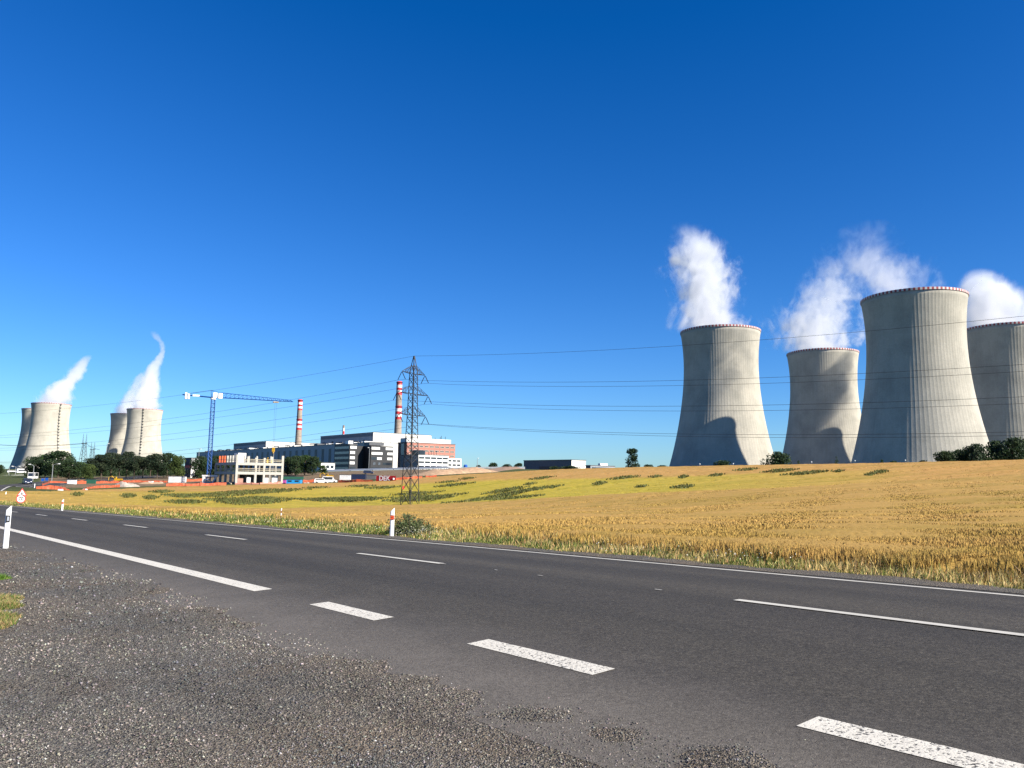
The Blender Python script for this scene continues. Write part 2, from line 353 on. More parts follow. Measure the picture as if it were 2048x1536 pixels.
gxx, gyy = xy(T, N); bumpz = .02 * np.sin(gxx * 1.3 + gyy) * np.sin(gyy * 1.7 - gxx * .4) + .008 * np.sin(gxx * 7) * np.sin(gyy * 6.1)
gzz = road_z(T, N) + (.012 + np.clip(bumpz, -.01, .03)) * sst(ed - N, 0, .5) - .004
i = np.arange(T.size).reshape(T.shape)
np_mesh('gravel_lay_by', np.c_[gxx.ravel(), gyy.ravel(), gzz.ravel()], np.stack([i[:-1, :-1], i[1:, :-1], i[1:, 1:], i[:-1, 1:]], -1).reshape(-1, 4)[:, ::-1], GRAV, None, True, 'structure')
strip(np.arange(-75, 96, .5), lambda t: 11.66 + .03 * np.sin(t * 3.3), lambda t: 12.45 + .2 * np.sin(t * 1.3) + .12 * np.sin(t * 4.7), 4, .006, 'gravel_shoulder', GRAV, None, 'structure')
def t_attr(name, rough=.8, spec=.2, trans=0.):
    t = NT(name); a = t.n('ShaderNodeAttribute', attribute_name='Col').outputs['Color']
    if trans <= 0: return t.done(a, rough, None, spec)
    a = t.tone(a, .88)
    b = t.n('ShaderNodeBsdfPrincipled', {'Base Color': a, 'Roughness': rough, 'Specular IOR Level': spec}); tr = t.n('ShaderNodeBsdfTranslucent', {'Color': a})
    mx = t.n('ShaderNodeMixShader', {0: trans, 1: b.outputs[0], 2: tr.outputs[0]}); t.t.links.new(mx.outputs[0], t.out.inputs[0]); return t.m
STONE = t_attr('stone'); LEAFM = t_attr('leaf_blade', .7, .25, .25)
def scatter_stones(n):                                          # loose chippings, denser close to the camera
    d = 1 / rng.uniform(1 / 26., 1 / 2.6, n * 3); a = rng.uniform(R(-50), R(52), n * 3); x = d * np.sin(a); y = d * np.cos(a); t, nn_ = tn(x, y)
    e_ = EG(t) + wob(t); spill = rng.exponential(.13, len(t)); pat = np.sin(x * 1.1 + .7 * y) + np.sin(y * 1.9 - x * .6) + .8 * np.sin(x * 3.1 + y * 2.3)
    ok = (nn_ < e_ - .02 + spill * (rng.random(len(t)) < .12)) & (nn_ > -10)
    x, y, t, nn_, pat = x[ok][:n], y[ok][:n], t[ok][:n], nn_[ok][:n], pat[ok][:n]; m = len(x)
    dd = np.hypot(x, y); s = (rng.uniform(.0015, .0036, m) + .0014 * (rng.random(m) ** 8) * 6) * np.clip(dd / 5, .85, 3.2)
    z = road_z(t, nn_) + (.012 + np.clip(.02 * np.sin(x * 1.3 + y) * np.sin(y * 1.7 - x * .4) + .008 * np.sin(x * 7) * np.sin(y * 6.1), -.01, .03)) * sst(e_[ok][:n] - nn_, 0, .5) - .003 + s * .1
    base = np.array([[1,0,0],[-1,0,0],[0,1,0],[0,-1,0],[0,0,1],[0,0,-1]], float); fc = np.array([[0,2,4],[2,1,4],[1,3,4],[3,0,4],[2,0,5],[1,2,5],[3,1,5],[0,3,5]])
    V = base[None] * rng.uniform(.55, 1.25, (m, 6, 3)) + rng.normal(0, .22, (m, 6, 3)); V *= s[:, None, None]; V[:, :, 2] *= .75
    an = rng.uniform(0, 6.28, m); c, s_ = np.cos(an)[:, None], np.sin(an)[:, None]; X = V[:, :, 0] * c - V[:, :, 1] * s_; Y = V[:, :, 0] * s_ + V[:, :, 1] * c
    V = np.stack([X + x[:, None], Y + y[:, None], V[:, :, 2] + z[:, None]], -1)
    val = np.exp(rng.normal(-1.66, .46, m) + .16 * np.sin(.5 * x + 2.1 * y + 1.2 * np.sin(x * .8)) + .10 * np.sin(2.3 * x - .7 * y)); blue = np.clip(pat * .5, 0, 1)
    col = val[:, None] * (.95 - .33 * blue[:, None]) * (np.array([1.07, .97, .84])[None] * (1 - blue[:, None]) + np.array([1.0, .99, .96])[None] * blue[:, None]) * rng.uniform(.9, 1.1, (m, 3))
    Fm = (fc[None] + (np.arange(m) * 6)[:, None, None]).reshape(-1, 3)
    o = np_mesh('gravel_chippings', V.reshape(-1, 3), Fm, STONE, np.repeat(np.clip(col, .01, .7), 6, 0)); prop(o, 'loose grey and brown chippings scattered over the lay-by', 'gravel', None, 'stuff')
scatter_stones(400000)
def blades(x, y, z, hgt, wid, col, lean=.35, head=.0, shape=.7):
    m = len(x); a = rng.uniform(0, 6.28, m); la = rng.uniform(0, 6.28, m); l = np.abs(rng.normal(0, lean, m)) * hgt
    dx, dy = np.cos(a) * wid, np.sin(a) * wid; tx, ty = np.cos(la) * l, np.sin(la) * l
    V = np.empty((m, 4, 3)); V[:, 0] = np.c_[x, y, z]
    V[:, 1] = np.c_[x + dx + tx * shape * .7, y + dy + ty * shape * .7, z + hgt * shape]; V[:, 3] = np.c_[x - dx + tx * shape * .7, y - dy + ty * shape * .7, z + hgt * shape]
    V[:, 2] = np.c_[x + tx, y + ty, z + hgt]
    return V.reshape(-1, 3), np.arange(m * 4).reshape(m, 4), np.repeat(col, 4, 0)
def blade_obj(name, sets, mat, label, cat):
    V = []; Fc = []; Cc = []; k = 0
    for v, f, c in sets: V.append(v); Fc.append(f + k); Cc.append(c); k += len(v)
    o = np_mesh(name, np.concatenate(V), np.concatenate(Fc), mat, np.concatenate(Cc)); return prop(o, label, cat, None, 'stuff')
def jit(c, m, v=.18, hue=.08): return np.clip(np.asarray(c)[None] * np.exp(rng.normal(0, v, (m, 1))) * np.exp(rng.normal(0, hue, (m, 3))), 0, .95)
# wheat: a canopy sheet plus ears standing out of it
def n_wheat(t): return 13.35 + .2 * np.sin(t * .35) + .12 * np.sin(t * 1.9) + np.interp(t, [-80, 4, 12, 22, 40, 90], [0, .1, .5, 1.3, 2.2, 1.6])
cz = np.linspace(R(-50), R(80), 840); crr = np.geomspace(9, 285, 270)
AA, RR = np.meshgrid(cz, crr, indexing='ij'); wx = RR * np.sin(AA); wy = RR * np.cos(AA); t_, n_ = tn(wx.ravel(), wy.ravel())
g = H(wx.ravel(), wy.ravel()); wz0 = zone_col(wx.ravel(), wy.ravel(), g); px_, py_ = proj(np.c_[wx.ravel(), wy.ravel(), g])
inside = sst(n_, n_wheat(t_) - .1, n_wheat(t_) + 1.1)
hgt = .34 * inside * np.interp(py_ - yb_low(px_), [-4, 3], [.6, 1])
lump = .06 * np.sin(wx * .9 + wy * .3) * np.sin(wy * .7) + rng.normal(0, .012, wx.shape) + .09 * np.clip(np.sin(wx * .16 - wy * .33 + 1.5 * np.sin(wx * .07)), .5, 1) - .08
_a = ground_at(1480, 1022, 20, 300); _b = ground_at(2048, 990, 20, 300); TD = np.array([_b.x - _a.x, _b.y - _a.y]); TD /= np.linalg.norm(TD); T0 = _a.x * TD[1] - _a.y * TD[0]
trm = np.abs((wx.ravel() * TD[1] - wy.ravel() * TD[0] - T0 + 9) % 18 - 9)          # wheel tracks of the sprayer
can = g + hgt + lump.ravel() * inside - .22 * inside * (np.abs(trm - .9) < .3)
keep = ((py_ > yfield(px_) - .5) | (px_ > 1055)) & (n_ > n_wheat(t_) - .15)
i = np.arange(wx.size).reshape(wx.shape); q = np.stack([i[:-1, :-1], i[:-1, 1:], i[1:, 1:], i[1:, :-1]], -1).reshape(-1, 4)[:, ::-1]
q = q[keep[q].all(1)]
used = np.unique(q); rm = np.full(wx.size, -1); rm[used] = np.arange(len(used))
CANOPY = (np.c_[wx.ravel(), wy.ravel(), can][used], rm[q], wz0[used])
def t_crop():
    t = NT('ripe_crop'); a = t.n('ShaderNodeAttribute', attribute_name='Col').outputs['Color']; p = t.pos()
    d = t.n('ShaderNodeVectorMath', {0: p}, operation='LENGTH').outputs['Value']
    f1 = t.noise(p, 7, 5, .75); f2 = t.noise(p, .9, 6, .7); f3 = t.noise(t.scale(t.n('ShaderNodeMapping', {'Vector': p, 'Rotation': (0, 0, R(-25))}).outputs[0], (.03, .25, .1)), 1, 4)
    k = t.mr(d, 30, 120)
    f = t.n('ShaderNodeMix', {0: k, 2: f1, 3: f2}).outputs[0]
    c = t.mix(1, a, t.ramp(f, [(.3, (.76, .75, .70)), (.68, (1.18, 1.18, 1.16))]), 'MULTIPLY')
    c = t.mix(1, c, t.ramp(f3, [(.34, (.80, .85, .70)), (.5, (1., 1., 1.)), (.66, (1.09, 1.06, 1.1))]), 'MULTIPLY')
    c = t.tone(c, .70); bn = t.bump(f, .3, .10)
    nn_ = t.n('ShaderNodeVectorMath', {0: t.n('ShaderNodeVectorMath', {0: bn, 'Scale': .4}, operation='SCALE').outputs[0], 1: (0, 0, .6)}, operation='ADD').outputs[0]
    nn_ = t.n('ShaderNodeVectorMath', {0: nn_}, operation='NORMALIZE').outputs[0]
    b = t.n('ShaderNodeBsdfPrincipled', {'Base Color': c, 'Roughness': .85, 'Specular IOR Level': .1, 'Normal': nn_}); tr = t.n('ShaderNodeBsdfTranslucent', {'Color': c, 'Normal': nn_})
    mx = t.n('ShaderNodeMixShader', {0: .3, 1: b.outputs[0], 2: tr.outputs[0]}); t.t.links.new(mx.outputs[0], t.out.inputs[0]); return t.m
CROP = t_crop()
def field_pts(n, rmin, rmax, p=1., a0=-44, a1=44):
    u = rng.random(n); d = 1 / (1 / rmin + u * (1 / rmax - 1 / rmin)) if p == 1 else rmin * (rmax / rmin) ** u
    a = rng.uniform(R(a0), R(a1), n); return d * np.sin(a), d * np.cos(a)
S = []
for n, r0, r1, p in ((560000, 12.5, 95, 1), (150000, 40, 280, 2), (110000, 9.5, 95, 3)):
    x, y = field_pts(n, r0, r1, 1 if p == 3 else p, *((44, 76) if p == 3 else (-44, 44))); t_, n_ = tn(x, y); g = H(x, y); px_, py_ = proj(np.c_[x, y, g])
    tram = np.abs((x * TD[1] - y * TD[0] - T0 + 9) % 18 - 9); tram = np.minimum(np.abs(tram - .9), 9)
    ok = (n_ > n_wheat(t_) + rng.normal(0, .18, n)) & (tram > .22) & ((py_ > yfield(px_)) | (px_ > 1055)); x, y, g, px_, py_, n_, t_ = (v[ok] for v in (x, y, g, px_, py_, n_, t_)); m = len(x)
    d = np.hypot(x, y); hh = rng.uniform(.05, .15, m) * np.interp(d, [14, 40], [1.0, .8]); c = zone_col(x, y, g) * np.exp(rng.normal(.08, .09, (m, 1))) * np.exp(rng.normal(0, .03, (m, 3)))
    base = .34 * np.interp(py_ - yb_low(px_), [-4, 3], [.6, 1]) - .10
    fr = np.clip((n_ - n_wheat(t_)) / 1.1, 0, 1); base = np.where(fr < 1, base * fr, base); hh = np.where(fr < 1, hh + (1 - fr) * .18, hh)
    S.append(blades(x, y, g + base, hh, np.clip(d * .00036, .0045, .06) * rng.uniform(.7, 1.3, m), np.clip(c, 0, .9), .3, 0, .72))
o = blade_obj('wheat_field', S, CROP, 'ripe golden field of wheat with lime green bands rising to the towers', 'wheat field')
# canopy joins the same object
ob2 = np_mesh('wheat_canopy', *CANOPY[:2], CROP, CANOPY[2], True); ob2.parent = o
# weed patches in the crop
PATCH = [(323,985,19,3),(256,995,12,4),(301,998,12,4),(367,994,28,5),(371,1007,30,4),(154,992,10,3),(506,986,85,5),(404,994,60,4),(508,1005,55,8),(460,1003,40,4),(672,1002,65,5),(633,977,20,1.5),(721,974,22,2),
         (765,977,26,2.6),(704,1001,60,4.5),(835,989,40,3),(875,998,45,4.5),(909,972,30,2.6),(896,966,18,1.5),(1011,983,35,3.6),(972,1000,65,4.5),(933,959,14,1.5),(1085,958,20,2),(1247,958,25,3),(1311,955.6,10,2),(1061,970,10,2),
         (1053,983.6,55,3.6),(1035,999,40,2.5),(1200,969,11,3.5),(1365,977,18,3.5),(1283,976,11,2),(1105,977,8,2),(1367,956,8,3),(1492,941.5,20,2),(1560,944,30,3),(1612,949,38,3),(1433,953,12,3),(1677,945,8,2),(1760,947,12,3),(1740,952,8,3),(820,1000,40,6)]
S = []
for (cx, cy, hw, hh_) in PATCH:
    m = int(hw * hh_ * 4.2) + 26; qx = cx + hw * .62 * np.clip(rng.normal(0, 1, m), -2.2, 2.2); tp = np.clip(1.15 - (np.abs(qx - cx) / (hw * 1.3)) ** 2, .15, 1); qy = cy + hh_ * .8 * tp * rng.uniform(-1, 1, m) + .06 * (cx - qx) * (hh_ / 6) + rng.normal(0, .5, m)
    P0 = ground_at(cx, cy, 40, 400); d0 = P0.y
    yy = np.array([cy - hh_ * 1.2, cy, cy + hh_ * 1.2]); dd = np.array([ground_at(cx, v, 40, 400).y for v in yy]); dd = np.maximum.accumulate(dd[::-1])[::-1]
    d = np.interp(qy, yy, dd); x = np.array([ray(a_, b_)[0] for a_, b_ in zip(qx, qy)]) * d; z = H(x, d)
    c = jit((.115, .122, .034), m, .2, .08); S.append(blades(x, d, z + .12, rng.uniform(.25, .5, m), d * .0008 * rng.uniform(.6, 1.4, m), c, .4, 0, .5))
o = blade_obj('field_weeds', S, LEAFM, 'dark green weed patches standing in the pale crop', 'weeds')
# grass verge between road and field
def verge_pts(m):
    t = np.where(rng.random(m) < .6, rng.uniform(-18, 40, m), rng.uniform(-18, 110, m)); lo = 12.25 + .22 * np.sin(t * 1.3) + .1 * np.sin(t * 4.7)
    n = lo + (n_wheat(t) + .25 - lo) * rng.random(m) ** .9; return t, n
t, n = verge_pts(70000); x, y = xy(t, n); g = H(x, y); m = len(t); d = np.hypot(x, y)
k = (np.sin(t * .9) + np.sin(t * 2.3 + 1) + np.sin(t * 5.1 + 2 * n)) / 3; fr = (n - 12.3) / (n_wheat(t) - 12.3); left = np.interp(t, [0, 12, 25], [.25, .45, .85])
isg = (rng.random(m) < np.clip(.30 + .4 * k + .85 * (left - .3) + .2 * (1 - fr) - .1, .05, .95))
c = np.where(isg[:, None], jit((.13, .165, .034), m, .3), jit((.56, .42, .17), m, .25))
hh = rng.uniform(.05, .24, m) * np.clip(.5 + fr * .8, 0, 1.5) * np.interp(t, [0, 8, 20], [.65, .75, .85]) * np.where(np.sin(t * 2.7 + 3 * n) > .86, 1.6, 1)
S = [blades(x, y, g, hh, np.clip(d * .00042, .006, .02) * rng.uniform(.7, 1.3, m), c, .4, 0, .5)]
m = 1300; t, n = verge_pts(m); sel = (np.sin(t * 1.7) + np.sin(t * .6 + 2)) > .2; t, n = t[sel], n[sel]; x, y = xy(t, n); g = H(x, y); m = len(t)      # small white flower heads
S.append(blades(x, y, g + rng.uniform(.08, .25, m), np.full(m, .025), np.full(m, .016), jit((.72, .70, .60), m, .1, .03), .6, 0, .5))
blade_obj('verge_grass', S, LEAFM, 'green and straw coloured grass with white flowers along the far kerbless road edge', 'grass')
t = rng.uniform(60, 118, 16000); n = rng.uniform(-7, 3.2, 16000) - .6; x, y = xy(t, n); g = H(x, y)
blade_obj('roadside_grass', [blades(x, y, g, rng.uniform(.1, .3, len(t)), np.full(len(t), .04), jit((.10, .13, .03), len(t), .3), .4)], LEAFM, 'rough green grass beside the distant road bend', 'grass')
# dry grass on the near left of the lay-by
def patch_grass(name, pts, m, green, label):
    S = []
    for (px, py, rx) in pts:
        P = ground_at(px, py, 3, 40); a = rng.uniform(0, 6.28, m); rr = rx * np.sqrt(rng.random(m)); x = P.x + rr * np.cos(a); y = P.y + rr * np.sin(a)
        isg = rng.random(m) < green; c = np.where(isg[:, None], jit((.10, .19, .025), m, .25), jit((.36, .27, .12), m, .3))
        S.append(blades(x, y, H(x, y) + .03, rng.uniform(.04, .16, m) * (1 - .6 * (rr / rx) ** 2), np.full(m, .004), c, .7, 0, .5))
    return blade_obj(name, S, LEAFM, label, 'grass')
patch_grass('grass_tuft', [(-6, 1166, .20)], 1500, .95, 'bright green grass tuft at the near left edge of the lay-by')
patch_grass('dry_grass', [(-36, 1212, .5), (-18, 1250, .3), (8, 1226, .2), (-60, 1265, .45)], 2600, .4, 'dry straw coloured grass at the left edge of the gravel')
# ------------------------------------------------------------------ cooling towers
def t_tower():
    t = NT('tower_concrete'); p = t.pos(); o = t.obj()
    sep = t.n('ShaderNodeSeparateXYZ', {0: o}); ang = t.math('ARCTAN2', sep.outputs[1], sep.outputs[0])
    cyl = t.n('ShaderNodeCombineXYZ', {0: t.math('MULTIPLY', ang, 40.), 1: 0., 2: t.math('MULTIPLY', sep.outputs[2], .06)}).outputs[0]
    streak = t.noise(cyl, .35, 6, .65); blot = t.noise(p, .05, 6, .6); fine = t.noise(p, .9, 4, .7)
    lift = t.math('FRACT', t.math('MULTIPLY', sep.outputs[2], 1 / 1.9)); joint = t.mr(lift, 0, .06, .90, 1.)
    c = t.ramp(streak, [(.3, (.58, .54, .462)), (.5, (.615, .577, .495)), (.72, (.635, .597, .512))])
    c = t.mix(1, c, t.ramp(blot, [(.32, (.80, .81, .80)), (.6, (1.05, 1.05, 1.03))]), 'MULTIPLY')
    c = t.mix(1, c, t.ramp(fine, [(.3, (.88, .88, .88)), (.7, (1.06, 1.06, 1.06))]), 'MULTIPLY')
    cj = t.n('ShaderNodeCombineXYZ', {0: joint, 1: joint, 2: joint}).outputs[0]
    c = t.mix(1, c, cj, 'MULTIPLY')
    hb = t.math('ADD', t.math('MULTIPLY', fine, .6), t.math('MULTIPLY', t.noise(p, .35, 3), .6))
    return t.done(c, .92, t.bump(hb, .30, .35), .1, Diffuse_Roughness=.35)
def t_checks():
    t = NT('red_white_checks'); sep = t.n('ShaderNodeSeparateXYZ', {0: t.obj()})
    a = t.math('MULTIPLY', t.math('ARCTAN2', sep.outputs[1], sep.outputs[0]), 76 / (2 * math.pi)); f = t.math('FRACT', a)
    k = t.math('GREATER_THAN', f, .5); nz = t.noise(t.pos(), .8, 3)
    return t.done(t.mix(k, t.mix(nz, (.34, .05, .055), (.46, .08, .085)), t.mix(nz, (.62, .61, .58), (.76, .75, .72))), .6)
TOWC = t_tower(); CHK = t_checks()
PZ = np.array([0, 12, 28, 47, 64, 78, 95, 113, 129, 143, 154.]); PR = np.array([58.4, 54.6, 50.3, 46, 43, 40.9, 39.1, 38.3, 38.5, 39.6, 41.2])
TB = 5.6                                                       # ground level at the towers
def prof(z):
    c = np.polyfit(PZ, PR, 5); return np.polyval(c, z)
def tower_shell():
    nr = 92; ang = []; ro = []
    for k in range(nr):
        a = 2 * math.pi * k / nr; w_ = .09 / 40
        for da, r_ in ((-w_ * 1.6, 0), (-w_, .013), (w_, .013), (w_ * 1.6, 0), (math.pi / nr, 0)): ang.append(a + da); ro.append(r_)
    ang = np.array(ang); ro = np.array(ro); zs = np.linspace(-3, 153.2, 46); n = len(ang)
    Rr = prof(np.clip(zs, 0, 160))[:, None] + ro[None]
    V = np.stack([Rr * np.cos(ang), Rr * np.sin(ang), np.repeat(zs[:, None], n, 1)], -1).reshape(-1, 3)
    # rim thickness and inside face
    zi = np.array([153.2, 140., 120., 95., 75.]); Ri = prof(zi) - .9
    Vi = np.stack([Ri[:, None] * np.cos(ang), Ri[:, None] * np.sin(ang), np.repeat(zi[:, None], n, 1)], -1).reshape(-1, 3)
    i = np.arange((46 + 5) * n).reshape(51, n); j = np.roll(i, -1, 1)
    F_ = np.stack([i[:-1], j[:-1], j[1:], i[1:]], -1).reshape(-1, 4)
    return np.concatenate([V, Vi]), F_
_tv, _tf = tower_shell()
def tower(x, y, label, ladder=None, hide=False):
    t = thing('cooling_tower', label, 'cooling tower', (x, y, TB), 'cooling towers of the power station')
    t.rotation_euler.z = random.uniform(0, 6)
    if tower.me is None:
        o = np_mesh('shell', _tv, _tf, TOWC, None, False); tower.me = o.data; o.parent = t
        m = MB(); n = 152
        for k in range(n):
            a0, a1 = 2*math.pi*k/n, 2*math.pi*(k+1)/n
            pr = [(41.15, 153.1), (41.6, 153.1), (41.6, 155.1), (40.6, 155.1), (40.6, 153.1)]
            for (r0, z0), (r1, z1) in zip(pr[:-1], pr[1:]):
                m.quad((r0*math.cos(a0), r0*math.sin(a0), z0), (r0*math.cos(a1), r0*math.sin(a1), z0), (r1*math.cos(a1), r1*math.sin(a1), z1), (r1*math.cos(a0), r1*math.sin(a0), z1))
        b = m.build('rim_band', CHK); tower.band = b.data; b.parent = t
    else:
        for nm, me in (('shell', tower.me), ('rim_band', tower.band)):
            o = bpy.data.objects.new(nm, me); COL.objects.link(o); o.parent = t
    if ladder is not None:
        t.rotation_euler.z = 0; m = MB(); L = MB(); a = ladder
        for k in range(0, 44):
            z = 4 + k * 3.5
            if z > 152: break
            r0 = float(prof(z)) + .6; r1 = float(prof(min(z + 3.5, 153))) + .6; off = (.02 if k % 2 else -.005)
            P = lambda r, zz, da=0: (x + r * math.cos(a + da), y + r * math.sin(a + da), TB + zz)
            L.bar(P(r0, z, off), P(r1, z + 3.5, off), .55, n=4)
            if k % 2 == 0:
                s = MB(); s.box(P(r0 - .3, 0)[:2], (math.cos(a), math.sin(a)), (-math.sin(a), math.cos(a)), 2.2, 3.2, TB + z, TB + z + 1.3); s.build('ladder_landing', STEEL, t)
        L.build('access_ladder', STEEL, t)
    return t
tower.me = None
TPOS = {'A': (220.46, 818.65), 'B': (379.64, 946.38), 'C': (342.98, 656.65), 'D': (502.2, 784.4), 'E': (-1067.06, 1808.87), 'H': (-906.59, 1930.2), 'F': (-1188.4, 1969.4), 'G': (-1027.9, 2090.7)}
def face(k, off): return math.atan2(-TPOS[k][1], -TPOS[k][0]) + off     # direction facing the camera, turned by off
tower(*TPOS['A'], 'leftmost right hand cooling tower, its lower half crossed by a curved tower shadow')
tower(*TPOS['B'], 'lower looking far cooling tower just left of the largest one, mottled by steam shadows')
tower(*TPOS['C'], 'largest and nearest grey concrete cooling tower, half in shade')
tower(*TPOS['D'], 'cooling tower cut by the right edge of the photo behind the hedge')
tower(*TPOS['E'], 'leftmost fully visible pale cooling tower with a dotted ladder line, above the left road', face('E', .42))
tower(*TPOS['F'], 'shaded cooling tower at far left, half hidden behind a pale one')
tower(*TPOS['G'], 'distant cooling tower with curved shadow, half behind its pale neighbour near the crane', face('G', .62))
tower(*TPOS['H'], 'pale distant cooling tower nearest to the blue crane, full height in front of its pair', face('H', -.12))
# ------------------------------------------------------------------ steam plumes: real volumes rising from the rims
def plume(px_name, ctrl, label, dens_, nscale=.045, amp=1.25, Hm=None, thr=.0, sy=1.0, seed=0., bias=0.):
    WH = (.86, .87, .89) if px_name in 'ABCD' else (.93, .935, .95)
    dens = dens_ * 1.5; x, y = TPOS[px_name]; az_ = math.atan2(x, y); DR = .85 * math.cos(az_)        # the breeze carries the steam away from the road
    ctrl = np.array(ctrl, float); Ht = Hm or ctrl[-1, 0]
    m = MB(); n = 14; zs = np.linspace(-4, Ht, 14)
    for j, z in enumerate(zs):
        ox = np.interp(z, ctrl[:, 0], ctrl[:, 1]); r = np.interp(z, ctrl[:, 0], ctrl[:, 2]) * 1.45
        if z <= 0: r = 38.5; ox = 0
        elif z < 6: r = max(min(r, 48), 38)
        for k in range(n):
            a = 2 * math.pi * k / n; m.v.append((ox + r * math.cos(a), r * sy * math.sin(a) + DR * max(z, 0), z))
    for j in range(13):
        for k in range(n): m.f.append((j*n + k, j*n + (k+1) % n, (j+1)*n + (k+1) % n, (j+1)*n + k)); m.m.append(0)
    m.f.append(tuple(range(n))[::-1]); m.f.append(tuple(13*n + k for k in range(n))); m.m += [0, 0]
    t = NT('steam'); o = t.obj(); sep = t.n('ShaderNodeSeparateXYZ', {0: o}); z = sep.outputs[2]; u = t.math('DIVIDE', z, Ht)
    def curve(col, lo, hi):
        fc = t.n('ShaderNodeFloatCurve', {1: u}); c = fc.mapping.curves[0]; pts = [(min(max(a / Ht, 0), 1), (b - lo) / (hi - lo)) for a, b in zip(ctrl[:, 0], ctrl[:, col])]
        while len(c.points) < len(pts): c.points.new(.5, .5)
        for q, (a, b) in zip(c.points, pts): q.location = (a, b); q.handle_type = 'AUTO_CLAMPED'
        fc.mapping.update(); return t.math('ADD', t.math('MULTIPLY', fc.outputs[0], hi - lo), lo)
    ox = curve(1, -120, 120); rr = curve(2, 0, 120); dd = curve(3, 0, 2)
    wv = t.n('ShaderNodeVectorMath', {0: o, 1: (seed, seed * 1.7, seed * .6)}, operation='ADD').outputs[0]
    wz = t.scale(wv, (1, 1, .75))
    wpn = t.n('ShaderNodeTexNoise', {'Vector': wz, 'Scale': nscale * .55, 'Detail': 2., 'Roughness': .5}).outputs['Color']
    wp = t.n('ShaderNodeVectorMath', {0: wpn, 1: (.5, .5, .5)}, operation='SUBTRACT').outputs[0]
    wq = t.n('ShaderNodeVectorMath', {0: wp, 'Scale': 34.}, operation='SCALE').outputs[0]
    wz2 = t.n('ShaderNodeVectorMath', {0: wz, 1: wq}, operation='ADD').outputs[0]
    nz = t.noise(wz2, nscale * 1.3, 9, .69)
    dx = t.math('SUBTRACT', sep.outputs[0], ox); dy = t.math('SUBTRACT', sep.outputs[1], t.math('MULTIPLY', z, DR))
    q = t.math('SQRT', t.math('ADD', t.math('MULTIPLY', dx, dx), t.math('MULTIPLY', dy, dy))); rel = t.math('DIVIDE', q, rr)
    s = t.math('ADD', t.math('SUBTRACT', 1.0, rel), t.math('MULTIPLY', t.math('SUBTRACT', nz, .5 - bias), t.math('MULTIPLY', amp, 2.)))
    s = t.mr(s, .07, .58); s = t.math('MULTIPLY', s, s)
    lim = t.mr(rel, 1.38, 1.1)
    d = t.math('MULTIPLY', t.math('MULTIPLY', s, lim), t.math('MULTIPLY', dd, dens))
    v = t.n('ShaderNodeVolumePrincipled', {'Color': WH, 'Density': d, 'Anisotropy': .15})
    t.t.links.new(v.outputs[0], t.out.inputs['Volume']); t.m.cycles.volume_step_rate = .22
    b = m.build('steam_plume', t.m); b.location = (x, y, TB + 155); b.rotation_euler.z = -az_
    return prop(b, label, 'steam', 'steam rising from the cooling towers')
plume('A', [(0,-5,38,.7),(7,-11,42,1),(34,-15,42,1),(58,-13,42,1.05),(84,-18,46,1),(108,-24,42,.85),(128,-25,36,.55),(148,-34,27,.25),(166,-40,20,0)], 'thick white steam column standing on the leftmost of the right hand towers', .050, .040, 1.75, 166, seed=3., bias=-.05)
plume('B', [(0,0,38,.9),(10,-4,56,1),(36,-6,66,.8),(64,2,60,.6),(92,12,50,.42),(120,16,38,.26),(150,18,22,0)], 'ragged steam rising from the lower looking far tower', .036, .046, 2.0, 150, seed=11., bias=-.05)
plume('C', [(0,-4,36,.6),(16,-14,46,.7),(32,-26,52,.6),(47,-38,46,.42),(62,-40,36,.24),(80,-38,28,.16),(98,-40,16,0)], 'broad thin steam cloud above the rim of the largest tower', .022, .046, 2.2, 98, seed=15., bias=-.06)
plume('D', [(0,-4,38,.7),(4,-8,42,.9),(32,-6,40,1),(52,-14,33,.9),(68,-19,22,.6),(80,-22,12,0)], 'white steam dome over the tower at the right edge', .050, .040, 1.1, 80, seed=21.)
plume('E', [(0,2,38,.8),(6,4,42,1),(29,11,36,1),(52,24,30,1),(75,42,25,.9),(98,52,22,.75),(118,62,16,.5),(136,72,10,0)], 'slanting steam plume leaning right from the leftmost pale tower', .06, .042, .9, 136, seed=31.)
plume('F', [(0,2,38,.7),(6,8,36,.8),(20,22,26,.6),(38,36,14,0)], 'low steam just behind the leftmost pale tower', .045, .045, .9, 38, seed=33.)
plume('H', [(0,-2,38,.8),(8,-2,42,1),(46,1,36,1),(70,5,32,.95),(95,9,26,.9),(120,13,20,.8),(144,25,14,.7),(169,31,10,.6),(190,28,10,.45),(212,14,15,.22),(228,5,12,0)], 'tall tapering steam plume curling at its top above the tower beside the crane', .06, .042, .85, 228, seed=41.)
plume('G', [(0,-4,36,.7),(6,-6,36,.9),(36,-2,24,.8),(63,6,19,.75),(90,16,17,.6),(115,25,14,.4),(130,30,8,0)], 'narrow steam wisp rising just left of the tall curling plume', .05, .045, .95, 130, seed=51.)

